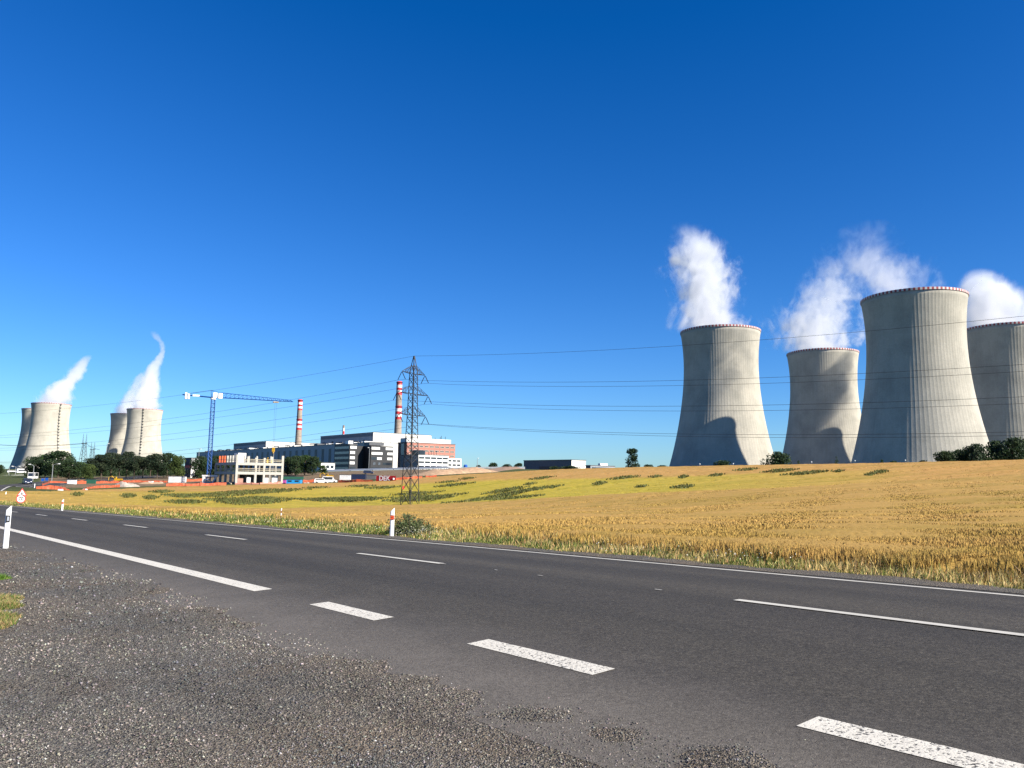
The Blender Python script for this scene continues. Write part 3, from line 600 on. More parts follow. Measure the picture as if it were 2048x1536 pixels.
# ------------------------------------------------------------------ power line
LD = Vector((.83, -.557, 0)).normalized(); AD = Vector((.557, .83, 0)).normalized()
PB = ground_at(819.5, 1011.5, 100, 200)
def pylon():
    t = thing('lattice_pylon', 'dark steel lattice pylon with three pairs of arms standing in the field', 'pylon', PB)
    Z = lambda z: PB + Vector((0, 0, z))
    half = lambda z: np.interp(z, [0, 16.5, 21, 25.7, 28.9], [1.25, .72, .63, .55, .06])
    def corner(z, i): s = half(z); return Z(z) + AD * (s * (1, 1, -1, -1)[i]) + LD * (s * (1, -1, -1, 1)[i])
    zs = list(np.concatenate([np.linspace(0, 8, 4), np.linspace(8, 25.7, 15)[1:], [27.2, 28.9]]))
    for i in range(4):
        m = MB()
        for a, b in zip(zs[:-1], zs[1:]): m.bar(corner(a, i), corner(b, i), .075)
        m.build('leg', STEEL, t)
    m = MB()
    for i in range(4):
        j = (i + 1) % 4
        for k, (a, b) in enumerate(zip(zs[:-1], zs[1:])):
            m.bar(corner(a, i), corner(b, j), .04); m.bar(corner(a, j), corner(b, i), .04)
            if k % 3 == 0: m.bar(corner(b, i), corner(b, j), .035)
    m.build('lattice_bracing', STEEL, t)
    ends = {}
    for lev, (za, L) in enumerate(((25.5, 3.4), (21.5, 4.5), (17.4, 3.85))):
        for sd in (-1, 1):
            m = MB(); tip = Z(za) + AD * (sd * L)
            for sl_ in (-1, 1):
                lo = Z(za - .1) + AD * (sd * half(za)) + LD * (sl_ * half(za)); hi = Z(za + 1.5) + AD * (sd * half(za + 1.5)) + LD * (sl_ * half(za + 1.5))
                m.bar(lo, tip, .06); m.bar(hi, tip, .045)
                for f in (.3, .6): m.bar(lo.lerp(tip, f), hi.lerp(tip, f), .03); m.bar(lo.lerp(tip, f), hi.lerp(tip, f - .3), .03)
            m.bar(Z(za-.1) + AD*(sd*half(za)*.99) + LD*half(za), tip, .04)
            arm = m.build('crossarm', STEEL, t)
            for sl_ in (-1, 1):
                s = MB(); q = tip + LD * (sl_ * .98) - Vector((0, 0, 1.65)); s.bar(tip - Vector((0,0,.1)), q, .035)
                for f in np.linspace(.15, .92, 11): c = tip.lerp(q, f); d = (q - tip).normalized() * .035; s.bar(c - d, c + d, .085, n=8)
                s.build('insulator_string', BLACK, arm)
            ends[(lev, sd)] = tip - Vector((0, 0, 1.65))
    m = MB(); c = PB + Vector((0, 0, 3.1)) - LD * 1.0 - AD * 1.1; m.box((c.x, c.y), AD, LD, .5, .04, c.z, c.z + .6); m.build('warning_plate', RED, t)
    return Z(28.9), ends
APEX, ENDS = pylon()
def cable(p0, label, left, right, ins=True):
    pts = []
    sL, zL, sag = left; sR, zR, sagR = right
    for k in range(40, -1, -1):
        u = k / 40; q = p0 - LD * (sL * u); q = Vector((q.x, q.y, p0.z + (zL - p0.z) * u - sag * 4 * u * (1 - u))); pts.append(q)
    if ins: pts[-1] = p0 - LD * .98; pts.append(p0 + LD * .98)
    for k in range(1, 41):
        u = k / 40; q = p0 + LD * (sR * u); pts.append(Vector((q.x, q.y, p0.z + (zR - p0.z) * u - sagR * 4 * u * (1 - u))))
    m = MB(); m.tube(pts, .023, n=5)
    m.solo('power_cable', STEEL, label, 'power cable', 'cables of the overhead line')
CAB = [(APEX, 'topmost single earth wire meeting the tip of the pylon', (300, 25.0, 5.2), (260, 37.5, 7.7), False)]
for lev, nm in enumerate(('upper', 'middle', 'lower')):
    for sd, sn in ((-1, 'near'), (1, 'far')):
        h = ENDS[(lev, sd)].z
        CAB.append((ENDS[(lev, sd)], '%s power cable hung from the %s arm on the %s side of the pylon' % (nm, nm, 'left' if sd < 0 else 'right'), (300, h - 3.6, 5.6), (260, h + 9.2, 8.0), True))
for c_ in CAB: cable(*c_)
# ------------------------------------------------------------------ plant buildings (all share one street grid)
UU = Vector((-.62, .785)); WW = Vector((.785, .62))
def base_xy(px, d): v = ray(px, 955) * d; return Vector((v[0], v[1]))
def cladding(name, col, step, dark=.82, rough=.7):
    t = NT(name); p = t.pos(); s = t.n('ShaderNodeVectorMath', {0: p, 1: (-.62 + .785, .785 + .62, 0)}, operation='DOT_PRODUCT').outputs['Value']
    f = t.math('FRACT', t.math('DIVIDE', s, step)); k = t.mr(f, 0, .06, dark, 1.); z = t.n('ShaderNodeSeparateXYZ', {0: p}).outputs[2]
    dirt = t.noise(t.scale(p, (.25, .25, .04)), 1, 5, .6)
    c = t.mix(1, t.ramp(dirt, [(.3, tuple(v * .86 for v in col)), (.7, tuple(min(.85, v * 1.06) for v in col))]), t.n('ShaderNodeCombineXYZ', {0: k, 1: k, 2: k}).outputs[0], 'MULTIPLY')
    return t.done(c, rough, None, .3, alb=.9 if min(col) > .55 else .72)
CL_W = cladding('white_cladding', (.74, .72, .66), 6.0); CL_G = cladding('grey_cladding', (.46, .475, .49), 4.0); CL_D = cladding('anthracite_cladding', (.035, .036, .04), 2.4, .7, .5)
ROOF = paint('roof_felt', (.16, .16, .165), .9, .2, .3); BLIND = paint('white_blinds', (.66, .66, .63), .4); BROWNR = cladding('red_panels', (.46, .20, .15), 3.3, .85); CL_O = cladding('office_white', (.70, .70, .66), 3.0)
def bldg(name, label, cat, c, lu, lw, z1, wall_side, wall_end, z0=None, group=None, parapet=.4):
    # c: corner nearest the camera; lu runs away to the left, lw away to the right
    cx = c + UU * lu / 2 + WW * lw / 2; z0 = h1(c.x, c.y) - 1.5 if z0 is None else z0
    t = thing(name, label, cat, (cx.x, cx.y, z0), group)
    m = MB(); q = [c, c + WW * lw, c + WW * lw + UU * lu, c + UU * lu]; P = lambda v, z: (v.x, v.y, z)
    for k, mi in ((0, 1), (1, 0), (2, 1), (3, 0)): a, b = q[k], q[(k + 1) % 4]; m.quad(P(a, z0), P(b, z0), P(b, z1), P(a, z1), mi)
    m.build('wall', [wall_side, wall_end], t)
    m = MB(); g = .25; m.box(c - UU * g - WW * g, UU, WW, lu + 2*g, lw + 2*g, z1 + .003, z1 + parapet); m.build('roof', ROOF, t)
    return t
def side_box(t, name, c, u0, u1, z0, z1, mat, out=.12, lab=None):      # panel on the face that runs along U (normal -W)
    m = MB(); m.box(c + UU * u0 - WW * out, UU, WW, u1 - u0, out - .01 + .06, z0, z1); return m.build(name, mat, t)
def end_box(t, name, c, w0, w1, z0, z1, mat, out=.12):                 # panel on the face that runs along W (normal -U)
    m = MB(); m.box(c + WW * w0 - UU * out, WW, UU, w1 - w0, out - .01 + .06, z0, z1); return m.build(name, mat, t)
def roof_box(t, name, c, u0, u1, w0, w1, z0, z1, mat):
    m = MB(); m.box(c + UU * u0 + WW * w0, UU, WW, u1 - u0, w1 - w0, z0, z1); return m.build(name, mat, t)
# turbine hall
WSTRIP = paint('dark_strip_glazing', (.035, .045, .06), .45)
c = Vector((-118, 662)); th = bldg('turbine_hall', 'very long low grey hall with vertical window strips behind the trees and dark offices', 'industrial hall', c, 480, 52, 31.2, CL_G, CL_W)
for k in range(28): side_box(th, 'window', c, 46 + k * 15.2, 51 + k * 15.2, 11, 27.5, WSTRIP)
for k in range(34):
    u = 20 + k * 13.5 + random.uniform(-3, 3); roof_box(th, 'roof_vent', c, u, u + random.uniform(2, 6), 2 + random.uniform(0, 8), 12 + random.uniform(0, 6), 31.6, 31.6 + random.uniform(.6, 2.2), random.choice([CL_W, GALV, ROOF, CL_G, WHITE]))
for k in range(14):
    m = MB(); p = c + UU * (30 + k * 30) + WW * 3; m.tube([(p.x, p.y, 31.5), (p.x, p.y, 33), (p.x + UU.x * 12, p.y + UU.y * 12, 33.2)], .5, n=6); m.build('roof_pipe', GALV, th)
# reactor halls
for (cx, cy, lab, ext) in ((-141, 800, 'nearer tall hall with bright white gable and dark flank, left of the pylon', 1), (-326, 1043, 'farther tall hall with white gable rising behind the concrete frame building', 0)):
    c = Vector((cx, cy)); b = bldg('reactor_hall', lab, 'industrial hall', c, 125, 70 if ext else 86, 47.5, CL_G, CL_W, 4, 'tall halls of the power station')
    for k in range(6): end_box(b, 'wall_slot', c, 9 + k * 10.5, 9.6 + k * 10.5, 26, 44, GLASS)
    for k in range(11):
        u = 6 + k * 10.8; side_box(b, 'duct', c, u, u + random.uniform(1.5, 5), 31, random.uniform(36, 41), random.choice([STEEL, ROOF, GALV]), 1.6)
    side_box(b, 'wall_band', c, .5, 124, 43.9, 46.8, paint('dark_band', (.20, .22, .245), .7), .2)
    if ext:
        c2 = c + WW * 70.01 + UU * 3; m = MB(); m.box(c2, UU, WW, 60, 27, 4, 44); m.build('lower_annex', CL_W, b)
        m = MB(); p = c2 + WW * 20 + UU * 8; m.bar((p.x, p.y, 44), (p.x, p.y, 48.5), .25); m.build('antenna', STEEL, b)
def chimney(px, d, ytop, r0, r1, zb, bands, label, n=20):
    x = ray(px, 955)[0] * d; zt = at(px, ytop, d).z; t = thing('chimney', label, 'chimney', (x, d, zb), 'red and white banded chimneys')
    pr = []; mt = []
    H_ = zt - zb
    for f, mi in bands: pr.append((r0 + (r1 - r0) * f, f * H_)); mt.append(mi)
    pr.append((r1, H_)); m = MB(); m.lathe((x, d, zb), pr, n, mt + [3]); m.build('shaft', [paint('chimney_concrete', (.38, .31, .25), .85, .2, .3), RED, WHITE, BLACK], t, True)
    for f in (.38, .72, .985):
        m = MB(); r = r0 + (r1 - r0) * f; m.lathe((x, d, zb + f * H_), [(r + .02, 0), (r + r1 * .35, .05), (r + r1 * .35, .5), (r + .02, .5)], n, None, False); m.build('gallery', STEEL, t)
    m = MB(); m.bar((x - r0 - .1, d - .6, zb), (x - r1 - .12, d - .6, zt), .22); m.build('ladder', STEEL, t)
B1 = [(0, 0), (.48, 1), (.53, 2), (.585, 1), (.64, 2), (.685, 1), (.73, 0)]
CHB = [(0, 0), (.585, 1), (.613, 2), (.642, 1), (.672, 2), (.705, 1), (.735, 0), (.853, 1), (.878, 2), (.904, 1), (.931, 2), (.962, 1)]
chimney(793.2, 850, 763, 4.6, 2.75, 6, CHB, 'taller red and white banded chimney just left of the lattice pylon')
chimney(593.5, 1070, 799, 5.0, 2.9, 6, CHB, 'red and white banded chimney below the tip of the crane jib')
chimney(683.5, 1300, 850.5, 1.9, 1.5, 6, [(0, 0), (.7, 1), (.76, 2), (.82, 1), (.88, 2), (.94, 0)], 'tiny distant red and white chimney behind the roof of the tall hall', 10)
# dark office block, U-shaped
c = base_xy(697, 552); zt = 24.6; zb = h1(c.x, c.y) - 1
of = bldg('dark_office', 'black clad five storey office block with white blind bands and a deep recess', 'office building', c, 24, 5.7, zt, CL_D, CL_D, zb)
m = MB(); m.box(c + WW * 5.705 + UU * 11, UU, WW, 13, 10.99, zb, zt - .3); m.build('recessed_wing', CL_D, of)
m = MB(); m.box(c + WW * 16.7, UU, WW, 24, 18.3, zb, zt - .2); m.build('wing', CL_D, of)
for k in range(5):
    z = zt - 2.9 - k * 3.65
    side_box(of, 'window', c, .8, 23, z, z + 1.7, paint('grey_glazing', (.10, .115, .135), .2, .4, .7, spec=.6))
    if k < 4: end_box(of, 'window', c, .5, 4.2 + (1.2 if k == 0 else 0), z, z + 1.9, BLIND)
    else: end_box(of, 'window', c, .6, 5.1, z, z + 1.7, GLASS)
    cw = c + WW * 16.7; rows = [[(.6, 7.2, 1), (12, 18, 1)], [(.6, 9.5, 1), (13.5, 18, 1)], [(.6, 5, 0), (5.2, 9, 1), (13.5, 17.5, 1)], [(2, 4, 2), (6, 8, 2), (10, 17.4, 0)], [(1, 17.4, 0)]][k]
    for a, b_, mm in rows: end_box(of, 'window', cw, a, b_, z, z + 1.8, {1: BLIND, 0: GLASS, 2: paint('grey_glazing', (.1, .11, .13))}[mm])
roof_box(of, 'roof_plant', c, 5, 13, 18, 30, zt + .3, zt + 2.4, GALV); roof_box(of, 'roof_plant', c, 4, 9, 1, 4.5, zt + .5, zt + 2.8, WHITE)
# red panel building
c = base_xy(812, 620); rb = bldg('red_office', 'tall red panelled office building with rows of small windows behind the pylon', 'office building', c, 14, 46, 29.6, paint('shaded_red_panels', (.17, .075, .06), .7), BROWNR)  # left flank: same red panels, their shade painted in as a darker colour
roof_box(rb, 'attic_storey', c, 2, 12, .8, 43, 30.0, 33.4, CL_O)
for r_ in range(6):
    z = 26.2 - r_ * 3.5
    for g in range(9):
        w0 = 1.6 + g * 4.95
        fr = end_box(rb, 'window', c, w0, w0 + 3.7, z, z + 1.6, paint('cream_frame', (.62, .52, .42), .6), .08)
        m = MB()
        for j in range(3): m.box(c + WW * (w0 + .25 + j * 1.15) - UU * .13, WW, UU, .85, .04, z + .25, z + 1.4)
        m.build('pane', GLASS, fr)
side_box(rb, 'stair_glazing', c, 4, 9, 8, 29, paint('blue_glazing', (.06, .09, .11), .2, .3, .6, spec=.6))
for k in range(3): m = MB(); p = c + WW * (30 + 5 * k) + UU * 6; m.bar((p.x, p.y, 33.4), (p.x, p.y, 35 + k * .6), .18); m.build('antenna', STEEL, rb)
# white office
c = base_xy(835, 560); zt = 18.2; wo_ = bldg('white_office', 'low white office building with dark window strips in front of the red one', 'office building', c, 24, 26, zt, paint('pale_blue_glazing', (.24, .30, .34), .3, .2, .8), CL_O)
roof_box(wo_, 'lower_block', c, 2, 18, 26.01, 39, h1(c.x, c.y) - 1, zt - 1.6, CL_O)
for r_ in range(4):
    z = zt - 2.6 - r_ * 3.1
    for g in range(5): end_box(wo_, 'window', c, .8 + g * 5.05, 5.2 + g * 5.05, z, z + 1.25, GLASS)
    cc = c + UU * 2
    for g in range(3): end_box(wo_, 'window', cc, 27 + g * 4, 30 + g * 4, z - 1.4, z - .2, GLASS)
m = MB(); p = c + WW * 5 + UU * 8; m.lathe((p.x, p.y, zt + .4), [(5, 0), (5, 2.6), (4.6, 3.1)], 20); m.build('roof_pavilion', GLASS, wo_)
for k in range(4): m = MB(); p = c + WW * (12 + 2.2 * k) + UU * 5; m.bar((p.x, p.y, zt + .3), (p.x, p.y, zt + 3.5), .15); m.build('roof_mast', STEEL, wo_)
c = base_xy(641, 500); sh = bldg('white_pavilion', 'small white flat roofed pavilion at the left foot of the dark offices', 'building', c, 6, 9.5, 10.4, CL_O, CL_O, group=None)
for k in range(3): end_box(sh, 'window', c, .7 + 3 * k, 2.6 + 3 * k, 7.2, 9, GLASS)
# parking canopy
def canopy():
    a = at(655, 944, 415); b = at(905, 936.5, 470); t = thing('parking_canopy', 'long flat grey parking canopy on slanted steel posts below the offices', 'canopy', (a.x, a.y, h1(a.x, a.y)))
    d = (b - a); L = d.length; d.normalize(); s = Vector((d.y, -d.x, 0)); m = MB()
    for k in range(6):
        p = a + d * (L * k / 6); q = a + d * (L * (k + 1) / 6 - .6); m.hexa([p, q, q - s * 7 + Vector((0,0,.7)), p - s * 7 + Vector((0,0,.7))] + [v + Vector((0, 0, .45)) for v in (p, q, q - s * 7 + Vector((0,0,.7)), p - s * 7 + Vector((0,0,.7)))])
    m.build('roof', paint('canopy_grey', (.22, .24, .26), .5), t)
    for k in range(19):
        m = MB(); p = a + d * (L * (k + .4) / 19.2) - s * 3; g = h1(p.x, p.y); m.bar((p.x, p.y, g), p + s * 2.2, .16); m.bar((p.x, p.y, g), p - s * 2.6 + d * 1.2 + Vector((0, 0, .5)), .16); m.build('post', STEEL, t)
canopy()
def solo_box(name, label, cat, px, d, lu, lw, z0, z1, mat, group=None, rot=None):
    c = base_xy(px, d); m = MB(); m.box(c, UU, WW, lu, lw, z0, z1); return m.solo(name, mat, label, cat, group)
# grey perimeter wall right of the white office
def long_wall(name, label, cat, pts, hgt, th_, mat):
    m = MB()
    for a, b in zip(pts[:-1], pts[1:]):
        d = Vector((b.x - a.x, b.y - a.y)); L = d.length; d.normalize(); s = Vector((-d.y, d.x)); m.hexa([(a.x, a.y, a.z - 1), (b.x, b.y, b.z - 1), (b.x + s.x*th_, b.y + s.y*th_, b.z - 1), (a.x + s.x*th_, a.y + s.y*th_, a.z - 1), (a.x, a.y, a.z + hgt), (b.x, b.y, b.z + hgt), (b.x + s.x*th_, b.y + s.y*th_, b.z + hgt), (a.x + s.x*th_, a.y + s.y*th_, a.z + hgt)])
    return m.solo(name, mat, label, cat)
long_wall('perimeter_wall', 'low grey perimeter wall running right from the white office', 'wall', [at(900, 938.5, 440), at(960, 936.8, 450), at(1050, 936.5, 470)], .9, .3, paint('grey_wall', (.24, .26, .28), .8))
# right-hand warehouse and low building
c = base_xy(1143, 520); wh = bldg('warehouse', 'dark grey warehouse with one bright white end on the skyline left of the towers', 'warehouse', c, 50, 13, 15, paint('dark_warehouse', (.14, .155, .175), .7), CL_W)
side_box(wh, 'door', c, 17, 33, 3, 11, paint('warehouse_band', (.05, .055, .065), .5)); end_box(wh, 'door', c, 4, 9, 3, 9.5, CL_O)
c = base_xy(1181, 455); lb = bldg('low_hall', 'low pale hall with dark window band on the skyline left of the lone poplar', 'building', c, 4, 20, 10.2, ROOF, paint('pale_grey_panel', (.34, .37, .40), .5))
end_box(lb, 'window', c, 1, 19, 8.3, 9.4, GLASS); end_box(lb, 'window', c, 14, 19.4, 6.8, 7.8, BLIND); roof_box(lb, 'roof_unit', c, 1, 3, 9, 15, 10.6, 11.8, WHITE)
m = MB(); q = at(931, 934.5, 480); m.lathe((q.x, q.y, q.z - 2), [(1.2, 0), (1.2, 3.0), (.7, 3.6)], 12); m.solo('tank', SBLUE, 'small blue tank on the skyline right of the white office', 'tank')
# ------------------------------------------------------------------ concrete frame under construction
def frame():
    c = base_xy(472, 250); LW, LU = 15.0, 20.0; z0 = h1(c.x, c.y) - .3; s1, s2, zt = 2.9, 5.85, 8.3
    t = thing('unfinished_building', 'raw concrete building shell under construction with railings and bare columns on top', 'building shell', (c.x, c.y, z0))
    def col(u, w, za, zb_, mat=CONC, r=.33): m = MB(); m.box(c + UU * (u - r) + WW * (w - r), UU, WW, 2*r, 2*r, za, zb_); m.build('column', mat, t)
    for zs in (s1, s2): m = MB(); m.box(c + UU * .2 + WW * .2, UU, WW, LU - .4, LW - .4, zs - .35, zs); m.build('floor_slab', CONCD, t)
    m = MB(); m.box(c - UU * .3 - WW * .3, UU, WW, LU + .6, LW + .6, z0 - .5, z0 + .25); m.build('ground_slab', CONCD, t)
    for zs in (s1, s2):
        m = MB(); m.box(c - UU * .34 + WW * .2, WW, UU, LW - .4, .5, zs - .85, zs + .05); m.build('edge_beam', CONC, t)
        m = MB(); m.box(c - WW * .34 + UU * .2, UU, WW, LU - .4, .5, zs - .85, zs + .05); m.build('edge_beam', CONC, t)
        for k in (0, 1):
            m = MB(); m.box(c - UU * .44 + WW * .3, WW, UU, LW - .6, .06, zs + .45 + .5 * k, zs + .6 + .5 * k); m.build('guard_rail', paint('timber', (.56, .49, .34), .8), t)
            m = MB(); m.box(c - WW * .44 + UU * .3, UU, WW, LU - .6, .06, zs + .45 + .5 * k, zs + .6 + .5 * k); m.build('guard_rail', paint('timber', (.56, .49, .34), .8), t)
        for k in range(9): m = MB(); p = c - UU * .41 + WW * (.8 + k * 1.68); m.bar((p.x, p.y, zs), (p.x, p.y, zs + 1.2), .05); m.build('rail_post', STEEL, t)
    for w in (0, 6.1, 8.9, 15):
        m = MB(); r = .36; m.box(c + UU * -.36 + WW * (w - r), UU, WW, 2*r, 2*r, z0, zt if w in (0, 15) else s2 + 1.6); m.build('column', CONC, t)
    for u in (5, 10, 15, 20): col(u, 0, z0, s2 - .4)
    for u in (5, 10, 15, 19.6):
        for w in (5, 10, 14.7): col(u, w, z0, s1 - .36, CONCD); col(u, w, s1, s2 - .36, CONCD)
    for k, w in enumerate((2.6, 4.4, 5.6, 6.6, 7.4, 8.3, 11.2, 12.4, 13.5)): col(.5 + (k % 3) * 2.2, w, s2, zt - .25 - (.2 if k % 2 else 0), CONC, .2)
    for k in range(7): col(2 + k * 2.6, .3, s2, zt - .2, ORANGE if k > 3 else CONC, .26)
    for k in range(5): col(9 + k * 1.6, 3.2 + k * .9, s2, zt + .3, ORANGE if k % 2 else WHITE, .22)
    m = MB(); m.box(c + UU * 6 + WW * 2.4, UU, WW, 4, 2.6, s2, zt + .7); m.build('stair_core', WHITE, t)
    for k, (w, h_) in enumerate(((3.9, 2.4), (9.3, 2.2), (12.2, 2.7))): m = MB(); m.box(c + UU * 1.2 + WW * w, UU, WW, .3, 1.3 + .4 * k, z0 + .3, z0 + .3 + h_); m.build('wall_panel', WHITE, t)
    m = MB(); m.box(c + UU * 6 + WW * 6, UU, WW, 8, 6, z0 + .3, s1 - .4); m.build('wall_panel', paint('grey_block', (.25, .25, .26), .9), t)
    m = MB(); m.box(c + UU * 1.4 + WW * 1.0, UU, WW, 2, 1.8, z0 + .26, z0 + 2.2); m.build('brick_stack', paint('brick_pallet', (.45, .25, .2), .9, .3, 4), t)
    p = c + UU * 1.2 + WW * 10.2; m = MB(); m.box(p, UU, WW, 1.4, 1.8, s2 + .02, s2 + 1.1); m.box(p + UU * .3 + WW * .3, UU, WW, .5, .4, s2 + 1.1, s2 + 1.8); m.box(p + UU * .3 + WW * 1.2, UU, WW, .5, .4, s2 + 1.1, s2 + 1.6)
    m.solo('yellow_skip', YELLOW, 'yellow skip standing on the top slab of the concrete shell', 'skip')
frame()
# ------------------------------------------------------------------ tower crane
def crane():
    B = onground(417, 262); t = thing('tower_crane', 'blue tower crane with white cab and counterweights beside the concrete shell', 'crane', B)
    zt = 27.0; J = Vector((.88, .475, 0)).normalized(); S_ = Vector((-J.y, J.x, 0)); Z = Vector((0, 0, 1)); h = .56
    m = MB(); zs = np.linspace(B.z, zt, 22)
    for sx in (-1, 1):
        for sy in (-1, 1): m.bar(B + J*h*sx + S_*h*sy, Vector((B.x, B.y, zt)) + J*h*sx + S_*h*sy, .12)
    for k, (a, b) in enumerate(zip(zs[:-1], zs[1:])):
        for (p, q) in (((1,1),(1,-1)), ((1,-1),(-1,-1)), ((-1,-1),(-1,1)), ((-1,1),(1,1))):
            A_ = Vector((B.x, B.y, a)) + J*h*p[0] + S_*h*p[1]; C_ = Vector((B.x, B.y, b)) + J*h*q[0] + S_*h*q[1]; D_ = Vector((B.x, B.y, a)) + J*h*q[0] + S_*h*q[1]
            m.bar(A_, C_, .06); m.bar(A_, D_, .06)
    m.build('mast', BLUE, t)
    m = MB(); m.box((B.x - 1.6, B.y - 1.6), (1, 0), (0, 1), 3.2, 3.2, B.z - .4, B.z + .7); m.build('footing', CONC, t)
    T = Vector((B.x, B.y, zt)); m = MB(); m.lathe((B.x, B.y, zt - .05), [(.9, 0), (.9, .5), (.7, .5)], 14); m.build('slewing_ring', WHITE, t)
    tip = T + J * 26.5 + Z * .75; m = MB(); a = [T + J * .8 + S_ * s * .5 + Z * .7 for s in (-1, 1)]; e_ = [tip + S_ * s * .35 for s in (-1, 1)]; r0 = T + J * 2.6 + Z * 2.35; r1 = tip + Z * .5 - J * .6
    for i in (0, 1): m.bar(a[i], e_[i], .13, 0, .09)
    m.bar(r0, r1, .12, 0, .08); n = 18
    for k in range(n):
        f0, f1 = k / n, (k + 1) / n; top = r0.lerp(r1, (k + .5) / n)
        for i in (0, 1): m.bar(a[i].lerp(e_[i], f0), top, .055); m.bar(top, a[i].lerp(e_[i], f1), .055)
        m.bar(a[0].lerp(e_[0], f0), a[1].lerp(e_[1], f0), .05)
    m.build('jib', BLUE, t)
    m = MB(); ct = T - J * 9.6 + Z * 1.0
    for s in (-1, 1): m.bar(T + S_ * s * .55 + Z * .6, ct + S_ * s * .5, .17)
    for k in range(9): f = k / 8; m.bar((T + S_*.55 + Z*.6).lerp(ct + S_*.5, f), (T - S_*.55 + Z*.6).lerp(ct - S_*.5, f), .08)
    m.build('counter_jib', BLUE, t)
    m = MB(); p = T - J * 6.6 - S_ * .62 + Z * .75; m.box((p.x, p.y), J, S_, 2.2, .06, p.z - .15, p.z + .4); m.build('name_board', WHITE, t)
    for k in range(2): m = MB(); p = T - J * (8.9 - k * .85) - S_ * .8; m.box((p.x, p.y), J, S_, .6, 1.5, T.z - .4, T.z + 1.7 - .3 * k); m.build('counterweight', WHITE, t)
    cb = MB(); p = T - J * .2 - S_ * 1.0; cb.box((p.x, p.y), J, S_, 1.3, 1.5, T.z + .5, T.z + 2.2); cab = cb.build('cab', WHITE, t)
    m = MB(); p = T + J * 1.11 - S_ * .9; m.box((p.x, p.y), J, S_, .04, 1.2, T.z + 1.1, T.z + 2.0); m.build('cab_window', GLASS, cab)
    m = MB(); p = T + J * 1.5 - S_ * .9; m.box((p.x, p.y), J, S_, 1.3, 1.4, T.z + .35, T.z + 2.1); m.build('electrics_cabinet', WHITE, t)
    m = MB(); pk = T + Z * 3.0 - J * .8; m.bar(T - J * .6 + Z * .6, pk, .09); m.bar(T + J * .4 + Z * 2.2, pk, .07); m.build('peak_frame', BLUE, t)
    m = MB(); m.bar(pk, ct + J * 1.0 + Z * .3, .045); m.bar(pk, r0, .05); m.build('tie_rod', STEEL, t)
    tr = MB(); p = T + J * 20.6 + Z * .42; q = p - J * .9 - S_ * .6; tr.box((q.x, q.y), J, S_, 1.8, 1.2, q.z - .35, q.z); trl = tr.build('trolley', paint('trolley_tan', (.5, .38, .2), .6), t)
    hk = T + J * 20.6; hz = at(546, 900, 272).z; m = MB()
    for s in (-.3, .3): m.bar(p + J * s - Z * .35, Vector((hk.x, hk.y, hz + .8)) + J * s * .6, .022)
    m.build('hoist_rope', STEEL, trl)
    m = MB(); m.box((hk.x - .4, hk.y - .3), (1, 0), (0, 1), .8, .6, hz - .6, hz + .8); m.lathe((hk.x, hk.y, hz - 1.2), [(.1, 0), (.25, .2), (.1, .6)], 8); m.build('hook_block', YELLOW, t)
crane()
# ------------------------------------------------------------------ switchyard masts, lamp posts
def gantry(px, d, ytop, ybar, label):
    P = onground(px, d); t = thing('switchyard_mast', label, 'lattice mast', P, 'masts of the switchyard'); s = d / 1576; zb = at(px, ybar, d).z; zt = at(px, ytop, d).z
    m = MB()
    for i, dx in enumerate((-7.5, 7.5)):
        for dy in (-3, 3): m.bar((P.x + dx * s, d + dy, P.z), (P.x + dx * .35 * s, d + dy * .3, zb), .28)
    n = 7
    for k in range(n):
        f0, f1 = k / n, (k + 1) / n; w0, w1 = 7.5 * (1 - .65 * f0) * s, 7.5 * (1 - .65 * f1) * s; z0, z1 = P.z + (zb - P.z) * f0, P.z + (zb - P.z) * f1
        m.bar((P.x - w0, d, z0), (P.x + w1, d, z1), .16); m.bar((P.x + w0, d, z0), (P.x - w1, d, z1), .16); m.bar((P.x - w1, d, z1), (P.x + w1, d, z1), .14)
    m.build('trestle', STEEL, t)
    m = MB()
    for k in (-1, 1): m.bar((P.x - 5 * s, d + k, zb), (P.x + 5 * s, d + k, zb + .6), .3)
    m.build('crossbeam', STEEL, t)
    for dx in (-3.2, 3.2):
        m = MB(); m.bar((P.x + dx * s - .8, d, zb), (P.x + dx * s, d, zt), .2, 0, .06); m.bar((P.x + dx * s + .8, d, zb), (P.x + dx * s, d, zt), .2, 0, .06)
        for k in range(6): f = k / 6; g = (k + 1) / 6; m.bar((P.x + dx*s - .8*(1-f), d, zb + (zt-zb)*f), (P.x + dx*s + .8*(1-g), d, zb + (zt-zb)*g), .08)
        m.build('spire', STEEL, t)
    return Vector((P.x, d, zb))
g1 = gantry(163.5, 900, 866.5, 887, 'nearer switchyard mast with twin spires between the two left tower pairs')
g2 = gantry(181, 1080, 883, 899, 'farther smaller switchyard mast with twin spires right of its twin')
def simple_cable(a, b, sag, r, label):
    m = MB(); pts = [a.lerp(b, k / 24) - Vector((0, 0, sag * 4 * (k / 24) * (1 - k / 24))) for k in range(25)]; m.tube(pts, r, n=4); m.solo('busbar_cable', STEEL, label, 'power cable', 'switchyard cables')
simple_cable(at(-60, 885, 760), g1, 3, .22, 'thick dark switchyard cable crossing the leftmost pale tower'); simple_cable(g1 + Vector((2, 0, 0)), at(199, 899, 1000), 1.5, .2, 'short switchyard cable drooping right from the nearer twin spired mast')
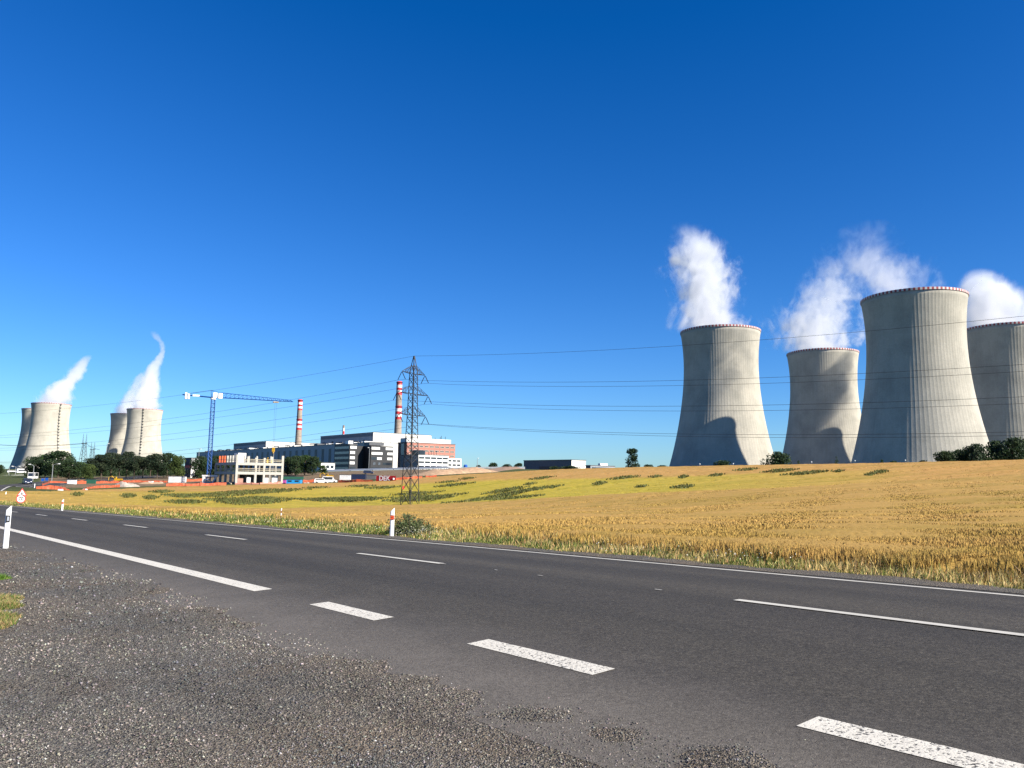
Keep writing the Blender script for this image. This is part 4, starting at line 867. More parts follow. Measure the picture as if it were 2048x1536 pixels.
def lamp(px, d, ytop, label, group='slim lamp masts around the plant', arm=1.2, r=.09, twin=False, ybase=None):
    P = onground(px, d); zt = at(px, ytop, d).z; t = thing('street_lamp', label, 'lamp', P, group); s = max(1, d / 330)
    m = MB(); m.bar(P, (P.x, P.y, zt), r * 1.3 * s, 0, r * s, 6); m.build('pole', LAMPG, t)
    for k in ((1, -1) if twin else (1,)):
        m = MB(); m.tube([(P.x, P.y, zt), (P.x + k * arm * .5, P.y, zt + .45), (P.x + k * arm, P.y, zt + .5)], r * .8 * s, n=5); m.build('arm', LAMPG, t)
        m = MB(); m.box((P.x + k * arm - .45 * s * (k < 0) - .1, P.y - .25), (1, 0), (0, 1), .55 * s, .5, zt + .42, zt + .42 + .22 * s); m.build('lamp_head', WHITE, t)
lamp(66, 250, 932, 'curved arm street lamp in front of the leftmost roadside trees', arm=-1.6); lamp(104, 262, 930.5, 'street lamp with long arm before the tallest roadside tree', arm=1.8)
lamp(17, 420, 935, 'street lamp at the foot of the leftmost shaded tower', arm=1.6); lamp(30, 400, 934.5, 'twin headed street lamp near the gatehouse at far left', arm=1.5, twin=True)
lamp(209, 420, 889, 'tall lamp mast left of the pair of towers beside the crane', arm=.5); lamp(395, 420, 900, 'tall lamp mast just left of the blue crane mast', arm=.6)
lamp(737, 470, 897, 'tall lamp mast in front of the dark office recess', arm=-.9); lamp(790, 500, 900, 'tall lamp mast at the right end of the dark offices', arm=.5); lamp(954, 520, 918, 'lone thin lamp mast on the empty skyline right of the offices', arm=.3)
lamp(545, 380, 893, 'lamp mast with dark head behind the right end of the concrete shell', arm=.5)
for k, (px, yt, lab) in enumerate(((1400, 929, 'tiny white lamp at the foot of the leftmost right hand tower, left of its bush'), (1467, 928.5, 'tiny white lamp right of the low bush before the leftmost right hand tower'), (1624, 925, 'tiny white lamp in front of the lower looking far tower'), (1711, 922.5, 'tiny white lamp at the left foot of the largest tower'), (1812, 921.5, 'tiny white lamp before the middle of the largest tower'))):
    d = 330; P = onground(px, d); zt = at(px, yt, d).z; t = thing('path_lamp', lab, 'lamp', P, 'small lamps below the cooling towers'); m = MB(); m.bar(P, (P.x, P.y, zt), .06); m.build('pole', LAMPG, t); m = MB(); m.lathe((P.x, P.y, zt - .1), [(.12, 0), (.28, .15), (.28, .4), (.1, .55)], 8); m.build('lamp_head', WHITE, t)
# ------------------------------------------------------------------ trees and bushes
def leaf_cloud(centres, n, size, cols, squash=1.):
    C = np.array([c[:3] for c in centres]); Rr = np.array([c[3] for c in centres]); wgt = Rr ** 2; k = rng.choice(len(C), n, p=wgt / wgt.sum())
    v = rng.normal(size=(n, 3)); v /= np.linalg.norm(v, axis=1)[:, None]; rr = Rr[k] * rng.uniform(.45, 1.12, n) ** .6
    P = C[k] + v * rr[:, None] * np.array([1, 1, squash]); a = rng.normal(size=(n, 3)); a /= np.linalg.norm(a, axis=1)[:, None]; b = np.cross(a, rng.normal(size=(n, 3))); b /= np.linalg.norm(b, axis=1)[:, None]
    s = size * rng.uniform(.6, 1.4, n)[:, None]; V = np.stack([P - a * s, P + b * s * .55, P + a * s, P - b * s * .55], 1)
    cc = np.array(cols)[rng.integers(0, len(cols), len(C))][k] * np.exp(rng.normal(0, .2, (n, 1)))
    return V.reshape(-1, 3), np.arange(n * 4).reshape(n, 4), np.repeat(np.clip(cc, 0, .6), 4, 0)
G_DARK = [(.022, .045, .016), (.032, .058, .020), (.045, .075, .025), (.028, .05, .024)]; G_PINE = [(.018, .036, .018), (.028, .046, .022), (.040, .055, .026)]; G_LITE = [(.060, .090, .022), (.085, .115, .028), (.05, .08, .02)]; G_MID = [(.035, .07, .018), (.05, .09, .022), (.065, .105, .03)]
def tree_proto(kind, hgt, wid, seed):
    global rng
    keep = rng; rng = np.random.default_rng(seed); random.seed(seed)
    cs = []; m = MB(); pine = kind == 'pine'; pop = kind == 'poplar'; bush = kind == 'bush'; con = kind == 'conifer'
    lo = {'pine': .42, 'poplar': .05, 'bush': .0, 'conifer': .05}.get(kind, .14); nC = {'poplar': 46, 'bush': 34, 'conifer': 24}.get(kind, 44)
    for k in range(nC):
        f = rng.random(); z = hgt * (lo + (1 - lo) * f)
        if pop: rad = wid / 2 * (.55 + .45 * math.sin(f * 3.1 + .3)) * rng.uniform(.3, 1)
        elif con: rad = wid / 2 * (1 - f) * rng.uniform(.4, 1)
        elif bush: rad = wid / 2 * math.sqrt(max(.05, 1 - f * f)) * rng.uniform(.2, 1)
        else: rad = wid / 2 * math.sqrt(max(.06, 1 - (1.75 * f - .8) ** 2)) * math.sqrt(rng.uniform(.02, 1))
        a = rng.uniform(0, 6.28); cr_ = wid * rng.uniform(.13, .24) * (1.15 if pop else 1) * (.8 if con else 1); cs.append((rad * math.cos(a), rad * math.sin(a), min(z, hgt - cr_ * .8), cr_))
    tr = wid * (.035 if pine else .045); m.tube([(0, 0, -.3), (wid * .01, 0, hgt * .3), (wid * .03, wid * .02, hgt * .62), (wid * .02, 0, hgt * .9)], [tr, tr * .8, tr * .5, tr * .15], n=7)
    for c in cs[::3]: zz = max(c[2] - wid * .25, hgt * .08); m.bar((wid*.015, 0, zz), c[:3], tr * .32, 0, tr * .1, 5)
    V, Fq, Cc = leaf_cloud(cs, {'bush': 3200, 'poplar': 4200, 'conifer': 1500}.get(kind, 5200), wid * (.034 if not pop else .05), {'pine': G_PINE, 'light': G_LITE, 'bush': G_DARK, 'poplar': G_DARK, 'conifer': G_MID, 'mid': G_MID}.get(kind, G_DARK), .8)
    rng = keep
    return (V, Fq, Cc), m
TM = {}
def tree(px, d, ytop, wpx, kind, label, cat='tree', group='trees before the power station', name=None, base=None, variant=0):
    P = onground(px, d) if base is None else base; hgt = at(px, ytop, P.y).z - P.z; wid = wpx * P.y / 1576
    key = (kind, variant)
    if key not in TM:
        w0 = {'pine': .62, 'poplar': .42, 'bush': 1.5, 'conifer': .5}.get(kind, .8) * 10
        (V, Fq, Cc), tm = tree_proto(kind, 10., w0, 100 + variant * 17 + len(kind)); o = np_mesh('crown', V, Fq, LEAFM, Cc); o2 = tm.build('trunk', BROWN); TM[key] = (o.data, o2.data, w0); first = (o, o2)
    else:
        first = []
        for nm, me in zip(('crown', 'trunk'), TM[key][:2]): o = bpy.data.objects.new(nm, me); COL.objects.link(o); first.append(o)
    t = thing(name or ({'bush': 'shrub', 'pine': 'pine_tree', 'poplar': 'poplar_tree', 'conifer': 'conifer'}.get(kind, 'leafy_tree')), label, cat, P, group)
    t.scale = (wid / TM[key][2], wid / TM[key][2], hgt / 10); t.rotation_euler.z = (px * 1.7) % 6.28
    for o in first: o.parent = t
    return t
G1 = 'trees along the left edge of the building site'
for a in [(67, 345, 913, 40, 'broad', 'leftmost broad green tree beside the road bend', 0), (90, 352, 909, 34, 'mid', 'second green tree from the left, behind the curved street lamp', 1), (116, 340, 902, 50, 'broad', 'tallest broad tree in front of the leftmost pale tower', 2), (138, 300, 920, 46, 'broad', 'dark round tree standing forward of the tallest broad tree', 1),
          (160, 315, 924, 30, 'mid', 'low green tree left of the small yellowish one', 0), (177, 285, 928, 25, 'light', 'small yellowish green tree behind the orange netting', 0), (186, 330, 916, 34, 'pine', 'dark pine directly behind the yellowish tree', 0), (202, 318, 909, 32, 'pine', 'pine with bare trunk behind the yellow excavator', 1),
          (221, 322, 905, 34, 'pine', 'pine in front of the distant shadowed tower', 2), (238, 335, 909, 28, 'pine', 'slim pine between the two towers left of the crane', 0), (252, 325, 903, 28, 'pine', 'pine reaching highest before the pale tower left of the crane', 1), (268, 318, 911, 28, 'pine', 'pine over the pale rubble heap', 2), (285, 326, 913, 30, 'pine', 'pine below the middle of the pale tower left of the crane', 0),
          (300, 345, 910, 30, 'pine', 'pine at the right foot of the pale tower left of the crane', 1), (314, 318, 907, 36, 'pine', 'wide dark pine just right of the pale tower pair', 2), (334, 330, 906, 34, 'broad', 'round dark tree third to the left of the crane', 2), (355, 318, 911, 26, 'light', 'lighter green tree left of the building with the red stripe', 1),
          (399, 300, 912, 36, 'broad', 'dark tree hiding the foot of the crane mast on its left', 0), (432, 330, 911, 38, 'broad', 'dark tree behind the crane mast on its right', 1), (452, 345, 915, 30, 'broad', 'dark tree behind the left flank of the concrete shell', 2)]:
    tree(*a[:5], a[5], group=G1, variant=a[6])
for a in [(575, 335, 913, 24, 'broad', 'tree touching the right edge of the concrete shell', 0), (591, 330, 911, 26, 'broad', 'second tree right of the concrete shell', 1), (609, 335, 910, 25, 'mid', 'third tree right of the concrete shell, slightly lighter', 0), (626, 332, 913, 24, 'broad', 'fourth and last tall tree right of the concrete shell', 2), (645, 340, 931, 18, 'mid', 'small round tree before the white pavilion', 1)]:
    tree(*a[:5], a[5], group='trees right of the concrete shell', variant=a[6])
tree(1265, 330, 897, 25, 'poplar', 'lone ragged poplar on the skyline left of the towers', group='skyline trees')
for a in [(985, 620, 925, 17, 'broad', 'pointed clump of trees farthest left on the empty skyline'), (1014, 640, 928, 20, 'broad', 'flat clump of trees left of the dark warehouse'), (1037, 600, 926, 17, 'broad', 'clump of trees touching the left end of the dark warehouse'), (957, 640, 930, 12, 'broad', 'smallest clump of trees by the lone lamp mast')]: tree(*a[:5], a[5], group='skyline trees', variant=a[0] % 3)
tree(-2, 420, 929, 16, 'broad', 'dark tree cut by the left edge of the photo', group='skyline trees', variant=1)
GB = 'bushes on the crest below the towers'
for a in [(1112, 300, 932, 26, 'bush', 'long low bush in front of the dark warehouse'), (1145, 298, 931.5, 44, 'bush', 'low bush below the white end of the warehouse'), (1296, 320, 929, 26, 'bush', 'low bush right of the lone poplar'), (1325, 300, 930, 26, 'bush', 'low bush at the left foot of the leftmost right hand tower'), (1389, 290, 931, 15, 'bush', 'very small bush before the shaded side of the leftmost right hand tower'),
          (1446, 280, 921, 38, 'bush', 'wide bush before the middle of the leftmost right hand tower'), (1487, 285, 930, 20, 'bush', 'low bush before the curved shadow of the leftmost right hand tower'), (1553, 270, 903, 50, 'bush', 'big dark round bush between the two leftmost right hand towers'), (1598, 275, 921, 12, 'conifer', 'pale little conifer before the lower looking far tower'), (1674, 270, 912, 13, 'conifer', 'small dark conifer left of the largest tower'),
          (1765, 260, 919, 14, 'conifer', 'little green conifer before the shade of the largest tower'), (1789, 262, 922, 26, 'bush', 'low bush before the shade line of the largest tower'), (1850, 255, 920, 22, 'bush', 'low bush before the sunlit side of the largest tower'),
          (1893, 235, 902, 46, 'bush', 'leftmost bush of the tall hedge at the right edge'), (1926, 238, 899, 44, 'bush', 'second bush of the tall hedge at the right edge'), (1961, 232, 887, 56, 'bush', 'third bush of the tall hedge at the right edge'), (1996, 236, 882, 56, 'bush', 'fourth bush of the tall hedge at the right edge'), (2030, 230, 874, 62, 'bush', 'tallest bush of the hedge, cut by the right edge'), (2075, 236, 872, 62, 'bush', 'last bush of the hedge, beyond the right edge')]:
    tree(*a[:5], a[5], 'bush', GB, variant=a[0] % 3)
# leafy roadside bush behind the middle post
def road_bush():
    P = ground_at(822, 1072, 10, 60); t = thing('roadside_bush', 'dark leafy bush with upright stalks behind the red banded post', 'bush', P); s = P.y / 1576
    cs = []; m = MB()
    for k in range(70):
        x = rng.normal(0, 26) * s; hmax = max(9, 45 - abs(x / s - (-6)) * .5) * s; y = rng.normal(0, .35); top = hmax * rng.uniform(.55, 1.08)
        m.bar((P.x + x * .25, P.y + y * .3, P.z), (P.x + x, P.y + y, P.z + top), .008, 0, .004, 4)
        for f in np.linspace(.12, 1, 7): cs.append((P.x + x * (.6 + .4 * f) + rng.normal(0, .05), P.y + y + rng.normal(0, .05), P.z + top * f, .09 * (1.15 - .5 * f)))
    V, Fq, Cc = leaf_cloud(cs, 5600, .03, [(.06, .09, .03), (.085, .12, .04), (.11, .14, .05), (.17, .18, .08)]); V = V - np.array(P); o = np_mesh('foliage', V, Fq, LEAFM, Cc); o.parent = t; m.build('stalk', BROWN, t)
    V, Fq, Cc = leaf_cloud([(c[0] + .25, c[1] - .5, P.z + .06 + .25 * rng.random(), .05) for c in cs[::4]], 500, .018, [(.6, .55, .42), (.5, .48, .3)]); o = np_mesh('dry_flower_heads', V - np.array(P), Fq, LEAFM, Cc); o.parent = t
road_bush()
# ------------------------------------------------------------------ roadside posts and sign
PW = paint('post_plastic', (.78, .78, .77), .35, .05, 2); RREF = paint('red_reflector', (.62, .075, .02), .3); SREF = paint('silver_reflector', (.42, .46, .52), .25)
def post(px, py, hpx, label, mark, group='white delineator posts'):
    P = ground_at(px, py, 4, 220); s = P.y / 1570; hg = hpx * s; t = thing('delineator_post', label, 'delineator post', P, group)
    dirv = Vector((P.x, P.y, 0)).normalized(); S_ = Vector((dirv.y, -dirv.x, 0)); w_ = .062; n = 8; m = MB()
    ring = [(math.cos(a) * w_, -math.sin(a) * .035) for a in np.linspace(0, math.pi, n)] + [(-w_, .02), (w_, .02)]
    def pt(u, v, z): return tuple(P + S_ * u - dirv * (-v) + Vector((0, 0, z)))
    i = len(m.v)
    for zz in (-.1, hg): 
        for (u, v) in ring: m.v.append(pt(u, v, zz + (.06 * (u / w_) if zz > 0 else 0)))
    N = len(ring)
    for k in range(N): m.f.append((k, (k+1) % N, N + (k+1) % N, N + k)); m.m.append(0)
    m.f.append(tuple(range(N, 2*N))); m.m.append(0); m.build('body', PW, t)
    if mark == 'black':
        m = MB(); q = P - dirv * .037 - S_ * .045; m.box((q.x, q.y), S_, -dirv, .09, .02, P.z + hg * .66, P.z + hg * .82); b = m.build('reflector_frame', BLACK, t)
        m = MB(); q = P - dirv * .058 - S_ * .022; m.box((q.x, q.y), S_, -dirv, .044, .006, P.z + hg * .69, P.z + hg * .79); m.build('reflector', SREF, b)
    elif mark == 'red':
        m = MB(); q = P - dirv * .035 - S_ * .056; m.box((q.x, q.y), S_, -dirv, .112, .012, P.z + hg * .64, P.z + hg * .80); b = m.build('reflector', RREF, t)
        m = MB()
        for zz in (.64, .72, .79): q = P - dirv * .048 - S_ * .05; m.box((q.x, q.y), S_, -dirv, .1 if zz != .72 else .06, .004, P.z + hg * zz, P.z + hg * (zz + .012))
        m.build('reflector_frame', BLACK, b)
post(10.5, 1100, 82, 'nearest white post with black framed reflector at the left edge', 'black')
post(783.3, 1075, 54, 'white post with a red band in front of the roadside bush', 'red')
post(124, 1022, 22, 'white post with a red band near the left end of the field', 'red'); post(11.5, 990.5, 6.5, 'tiny white post at far left beside the road bend', 'none'); post(69, 975.5, 8, 'tiny white post at the inner edge of the bend by the netting', 'none'); post(-30, 1015, 20, 'white post just outside the left edge', 'red')
P = ground_at(561.5, 1041, 10, 80); m = MB(); hs = 24 * P.y / 1570
for k in range(5): m.bar((P.x, P.y, P.z + hs * k / 5), (P.x + .01, P.y, P.z + hs * (k + 1) / 5), .03, k % 2, None, 6)
m.solo('survey_stake', [WHITE, paint('stake_brown', (.25, .10, .07), .7)], 'thin white and brown banded stake at the field edge', 'stake')
def glyph_text(name, body, size, mat, parent, loc, rotz, thick=.004, squeeze=1., bold=.012):
    cu = bpy.data.curves.new(name, 'FONT'); cu.body = body; cu.size = size; cu.align_x = 'CENTER'; cu.align_y = 'CENTER'; cu.extrude = thick; cu.offset = size * bold; tmp = bpy.data.objects.new('tmp', cu); COL.objects.link(tmp)
    dg = bpy.context.evaluated_depsgraph_get(); me = bpy.data.meshes.new_from_object(tmp.evaluated_get(dg)); bpy.data.objects.remove(tmp)
    o = bpy.data.objects.new(name, me); me.materials.clear(); me.materials.append(mat); COL.objects.link(o); me.transform(Matrix.Rotation(rotz, 4, 'Z') @ Matrix.Rotation(math.pi / 2, 4, 'X') @ Matrix.Scale(squeeze, 4, (1, 0, 0)))
    o.parent = parent; par = parent.location if parent.parent is None else parent.location + parent.parent.location; o.location = Vector(loc) - par; return o
def road_sign():
    P = ground_at(38, 1011.5, 20, 200); s = P.y / 1570; t = thing('road_sign', 'temporary sign pair of roadworks triangle over round speed limit 70 on a black foot', 'road sign', P); Z = P.z
    rot = math.atan2(P.y, P.x) - math.pi / 2; X = Vector((math.cos(rot), math.sin(rot), 0)); Y = Vector((-X.y, X.x, 0))
    m = MB(); q = P - X * 5.5 * s - Y * .2; m.box((q.x, q.y), X, Y, 11 * s, .4, Z, Z + 3 * s); m.build('foot', BLACK, t)
    m = MB(); m.bar(P + Vector((0, 0, 0)), P + X * 3.5 * s + Vector((0, 0, 34 * s)), .035, n=6); m.build('pole', GALV, t)
    def disc(r, c, off, k, th_=.02):
        mm = MB(); pts = [c + X * r * math.cos(a) + Vector((0, 0, r * math.sin(a))) - Y * off for a in ([math.pi / 2 + 2 * math.pi * i / k for i in range(k)])]
        mm.poly([tuple(p) for p in pts]); mm.poly([tuple(p + Y * th_) for p in pts[::-1]])
        for i in range(k): mm.quad(pts[i], pts[(i+1) % k], pts[(i+1) % k] + Y * th_, pts[i] + Y * th_)
        return mm
    c = P + X * 2.2 * s + Vector((0, 0, 13.5 * s)); d = disc(8.3 * s, c, .04, 28).build('round_panel', RED, t); disc(6.6 * s, c, .052, 28, .008).build('sign_face', WHITE, d); o = glyph_text('speed_digits', '70', 10.2 * s, BLACK, d, c - Y * .066, rot, .003, .88, .02)
    c = P + X * 3.2 * s + Vector((0, 0, 24.5 * s)); d = disc(10.2 * s, c, .04, 3).build('triangle_panel', RED, t); disc(7.2 * s, c, .052, 3, .008).build('sign_face', WHITE, d)
    m = MB(); f = c - Y * .07
    def bb(x0, z0, x1, z1, r): m.bar(f + X * x0 * s + Vector((0, 0, z0 * s)), f + X * x1 * s + Vector((0, 0, z1 * s)), r * s, n=6)
    bb(-1.2, 2.2, -1.2, 2.9, .6); bb(-1.0, 1.6, -.3, -.6, .6); bb(-.3, -.6, -1.6, -3.0, .45); bb(-.3, -.6, .5, -3.0, .45); bb(-.9, 1.2, 1.0, -.4, .3); bb(1.0, 0.6, 1.9, -2.4, .25); bb(1.6, -2.9, 3.2, -2.9, .45); m.build('worker_symbol', BLACK, d)
road_sign()
# ------------------------------------------------------------------ building site
def net_mat():
    t = NT('orange_net'); p = t.pos(); nz = t.noise(p, 1.4, 5, .7)
    return t.done(t.ramp(nz, [(.28, (.30, .055, .028)), (.46, (.56, .11, .045)), (.58, (.62, .15, .07)), (.74, (.66, .36, .24))]), .8)
NET = net_mat(); NETP = paint('pale_net', (.68, .30, .22), .8, .2, 2)
def net(pts, hpx, label, mat=NET, up=0.):
    W = [ground_at(a, b, 60, 600) for a, b in pts]; c = W[0]; t = thing('safety_fence', label, 'safety net fence', c, 'orange netting around the building site')
    m = MB(); pm = []; hh = hpx * c.y / 1576
    for a, b in zip(W[:-1], W[1:]):
        L = (Vector((b.x - a.x, b.y - a.y))).length; n = max(2, int(L / 1.2)); prev = None
        for k in range(n + 1):
            f = k / n; p = a.lerp(b, f); p.z = h1(p.x, p.y) - .05; sag = hh * (.66 + .34 * abs(math.cos(f * n * .55 + a.x))) * random.uniform(.72, 1.05); off = .12 * math.sin(k * 1.3)
            q0 = Vector((p.x, p.y + off, p.z)); q1 = Vector((p.x, p.y + off * 1.6, p.z + sag))
            if prev: m.quad(prev[0], q0, q1, prev[1]); m.quad(prev[0] + Vector((0,.03,0)), prev[1] + Vector((0,.03,0)), q1 + Vector((0,.03,0)), q0 + Vector((0,.03,0)))
            prev = (q0, q1)
            if k % 4 == 0: pm.append(q0)
    m.build('net', mat, t)
    for q in pm[:40]: mm = MB(); mm.bar(q - Vector((0, .06, 0)), q + Vector((0, -.06, hh * 1.08)), .035, n=5); mm.build('stake', STEEL, t)
net([(72, 977.5), (118, 979), (180, 977), (240, 974)], 8.5, 'front orange netting along the left end of the crop')
net([(84, 972), (100, 966), (134, 966.3)], 6, 'orange netting left of the white site panel'); net([(153, 967.5), (172, 967.2)], 7, 'short orange netting between white panel and green sheet')
net([(192, 967), (225, 966), (262, 964.5), (335, 965)], 5.5, 'orange netting behind the excavator and rubble heap'); net([(332, 972.5), (400, 971.5), (452, 970.5)], 7.5, 'orange netting below the crane mast')
net([(367, 963), (405, 962)], 6, 'small orange netting right of the white site shed'); net([(470, 969), (520, 968.6), (563, 967.5)], 5, 'faded pinkish netting along the front of the concrete shell', NETP)
net([(606, 965.5), (634, 964.5)], 8, 'dark orange netting right of the blue cabin'); net([(676, 966), (712, 965.3), (746, 964.2)], 7, 'orange netting left of the big red banner')
net([(791, 961), (815, 959.5), (845, 957)], 7, 'orange netting behind the pylon legs'); net([(851, 956), (873, 954.5)], 6, 'last short orange netting left of the sandy heap')
def ground_box(name, label, cat, px0, px1, py, hpx, depth, mat, group=None, dadd=0., parts=None):
    a = ground_at(px0, py, 60, 700); d = a.y + dadd; x0 = ray(px0, 955)[0] * d; x1 = ray(px1, 955)[0] * d; z = h1((x0 + x1) / 2, d); hh = hpx * d / 1576
    t = thing(name, label, cat, ((x0 + x1) / 2, d, z), group); m = MB(); m.box((x0, d), (1, 0), (0, 1), x1 - x0, depth, z - .1, z + hh); m.build('body', mat, t)
    m = MB(); m.box((x0 - .08, d - .08), (1, 0), (0, 1), x1 - x0 + .16, depth + .16, z + hh + .003, z + hh + .14); m.build('roof', GALV, t)
    w_ = x1 - x0
    if parts == 'container':
        m = MB()
        for k in range(int(w_ / .35)): m.box((x0 + .1 + k * .35, d - .05), (1, 0), (0, 1), .12, .04, z + .1, z + hh - .1)
        m.build('corrugation', mat, t)
    if parts == 'cabin':
        for k in range(max(1, int(w_ / 2.2))): m = MB(); m.box((x0 + .5 + k * 2.2, d - .06), (1, 0), (0, 1), 1.2, .05, z + hh * .45, z + hh * .8); m.build('window', GLASS, t)
    return t
ground_box('hoarding', 'white hoarding between two orange nettings at left', 'panel', 135, 152.5, 968, 8.5, .5, WHITE); ground_box('site_shed', 'white site shed left of the building with the red stripe', 'shed', 337, 367, 965, 12, 2.5, WHITE, parts='container')
ground_box('tarp_screen', 'dark green sheet between netting and pines', 'screen', 172.5, 192, 967, 8, .3, GREEN); ground_box('mesh_screen', 'green mesh screen right of the concrete shell', 'screen', 565, 607, 962, 8.5, .3, GREEN)
ground_box('site_cabin', 'bright blue site cabin right of the concrete shell', 'cabin', 573, 601, 967.3, 7.5, 2.4, LBLUE, parts='cabin'); ground_box('portable_toilet', 'pink portable toilet beside the blue cabin', 'portable toilet', 566, 571.5, 967, 7, 1.2, PINK)
ground_box('shipping_container', 'white container left of the navy one below the dark offices', 'container', 679, 701, 961, 9.5, 2.5, WHITE, 'site containers', 6, 'container'); ground_box('shipping_container', 'navy blue container left of the red banner', 'container', 702.5, 731, 960, 9.5, 2.5, TARBLUE, 'site containers', 6, 'container')
ground_box('shipping_container', 'dark grey container right behind the red banner', 'container', 733, 752, 960, 8, 2.5, ROOF, 'site containers', 8, 'container')
def banner():
    a = ground_at(752, 964, 60, 600); b = ground_at(791, 962.5, 60, 600); t = thing('advert_banner', 'red banner with large white letters DEK on the site fence', 'banner', a); d = Vector((b.x - a.x, b.y - a.y, 0)); L = d.length; rz = math.atan2(d.y, d.x); d.normalize(); s = Vector((-d.y, d.x, 0)); h = 11 * a.y / 1576
    m = MB(); m.box((a.x, a.y), d, s, L, .06, a.z + .25, a.z + h + .25); m.build('panel', paint('banner_red', (.55, .02, .03), .6), t)
    for k in range(4): q = a + d * (L * k / 3) + s * .12; m = MB(); m.bar((q.x, q.y, a.z - .1), (q.x, q.y, a.z + h + .4), .05); m.build('post', STEEL, t)
    c = a + d * (L * .43); glyph_text('letters', 'DEK', h * 1.22, paint('letter_white', (.82, .82, .82), .5), t, Vector((c.x, c.y, a.z + .25 + h * .5)) - s * .03, rz, .02, .98, .022)
    m = MB(); q = a + d * (L * .9) - s * .05; m.lathe((q.x, q.y, a.z + h * .45), [(.05, 0), (.3, .02), (.3, .5), (.05, .55)], 8); m.build('emblem', WHITE, t)
banner()
def stripe_house():
    c = base_xy(381, 330); b = bldg('striped_building', 'small grey building with red stripe and white right end left of the crane', 'building', c, 9, 3.4, at(381, 917, 330).z, paint('grey_render', (.22, .23, .25), .8), WHITE); z = at(381, 934, 330).z
    side_box(b, 'stripe', c, .1, 8.9, z - .3, z + .7, RED); side_box(b, 'roof_panel', c, .1, 8.9, z + .72, z + 3, ROOF); end_box(b, 'door', c, .8, 2.2, z - 6, z - 3.5, GLASS)
    for k in range(3): side_box(b, 'window', c, 1 + 2.7 * k, 2.4 + 2.7 * k, z - 3, z - 1, GLASS)
stripe_house()
P = ground_at(404, 967, 60, 500); s = P.y / 1576; t = thing('concrete_portal', 'white precast frame with slanted brace standing below the crane', 'precast frame', P); m = MB(); m.box((P.x, P.y), (1, 0), (0, 1), 5 * s, .6, P.z, P.z + 14 * s); m.build('post', WHITE, t); m = MB(); m.box((P.x - 1 * s, P.y - .05), (1, 0), (0, 1), 31 * s, .7, P.z + 14 * s, P.z + 17 * s); m.build('beam', WHITE, t); m = MB(); m.bar((P.x + 19 * s, P.y + .3, P.z), (P.x + 27 * s, P.y + .3, P.z + 14 * s), .25); m.build('brace', WHITE, t); m = MB(); m.box((P.x + 5.05 * s, P.y), (1, 0), (0, 1), 8 * s, .5, P.z + 7 * s, P.z + 9.5 * s); m.build('crossbar', WHITE, t)
def excavator(px0, px1, py, hpx, label, flip=1):
    a = ground_at((px0 + px1) / 2, py, 60, 600); s = (px1 - px0) * a.y / 1576 / 9.; t = thing('excavator', label, 'excavator', a, 'yellow excavators on the site'); X = Vector((flip, 0, 0))
    def B(n, x0, x1, y0, y1, z0, z1, mat, par=None):
        m = MB(); q = a + X * x0 * s; m.box((q.x, q.y + y0 * s), (flip, 0), (0, 1), (x1 - x0) * s, (y1 - y0) * s, a.z + z0 * s, a.z + z1 * s); return m.build(n, mat, par or t)
    for y in (-1.3, .7):
        m = MB(); pr = [(-2, 0), (2, 0), (2.4, .4), (2.1, .85), (-2.1, .85), (-2.4, .4)]; p0 = [a + X * x * s + Vector((0, y * s, z * s)) for x, z in pr]; p1 = [p + Vector((0, .6 * s, 0)) for p in p0]; m.poly(p0); m.poly(p1[::-1])
        for k in range(6): m.quad(p0[k], p1[k], p1[(k+1) % 6], p0[(k+1) % 6])
        m.build('track', BLACK, t)
    B('house', -2.4, 1.2, -1.2, 1.2, 1.0, 2.2, YELLOW); cb = B('cab', .2, 1.5, -1.2, -.1, 2.21, 3.2, YELLOW); B('cab_window', .35, 1.4, -1.26, -1.21, 2.4, 3.05, GLASS, cb); B('counterweight', -2.9, -2.41, -1.1, 1.1, 1.1, 2.1, paint('dark_yellow', (.4, .22, .02), .5))
    m = MB(); p = [a + X * x * s + Vector((0, .3 * s, z * s)) for x, z in ((1.2, 1.8), (3.4, 3.6), (5.3, 2.7))]; m.bar(p[0], p[1], .26 * s, 0, .22 * s); m.bar(p[1], p[2], .22 * s, 0, .16 * s); bm = m.build('boom', YELLOW, t)
    m = MB(); q = a + X * 5.2 * s + Vector((0, .3 * s, .9 * s)); m.bar(p[2], q, .17 * s, 0, .13 * s); m.build('stick', YELLOW, bm); m = MB(); m.hexa([q + Vector((-.5*s, -.5*s, -.8*s)), q + Vector((.2*s, -.5*s, -.8*s)), q + Vector((.2*s, .5*s, -.8*s)), q + Vector((-.5*s, .5*s, -.8*s)), q + Vector((-.4*s, -.5*s, 0)), q + Vector((.4*s, -.5*s, 0)), q + Vector((.4*s, .5*s, 0)), q + Vector((-.4*s, .5*s, 0))]); m.build('bucket', STEEL, bm)
excavator(219, 249, 964.5, 11, 'yellow excavator below the pines at left', -1); excavator(642, 672, 958, 10, 'yellow excavator below the white pavilion', -1)
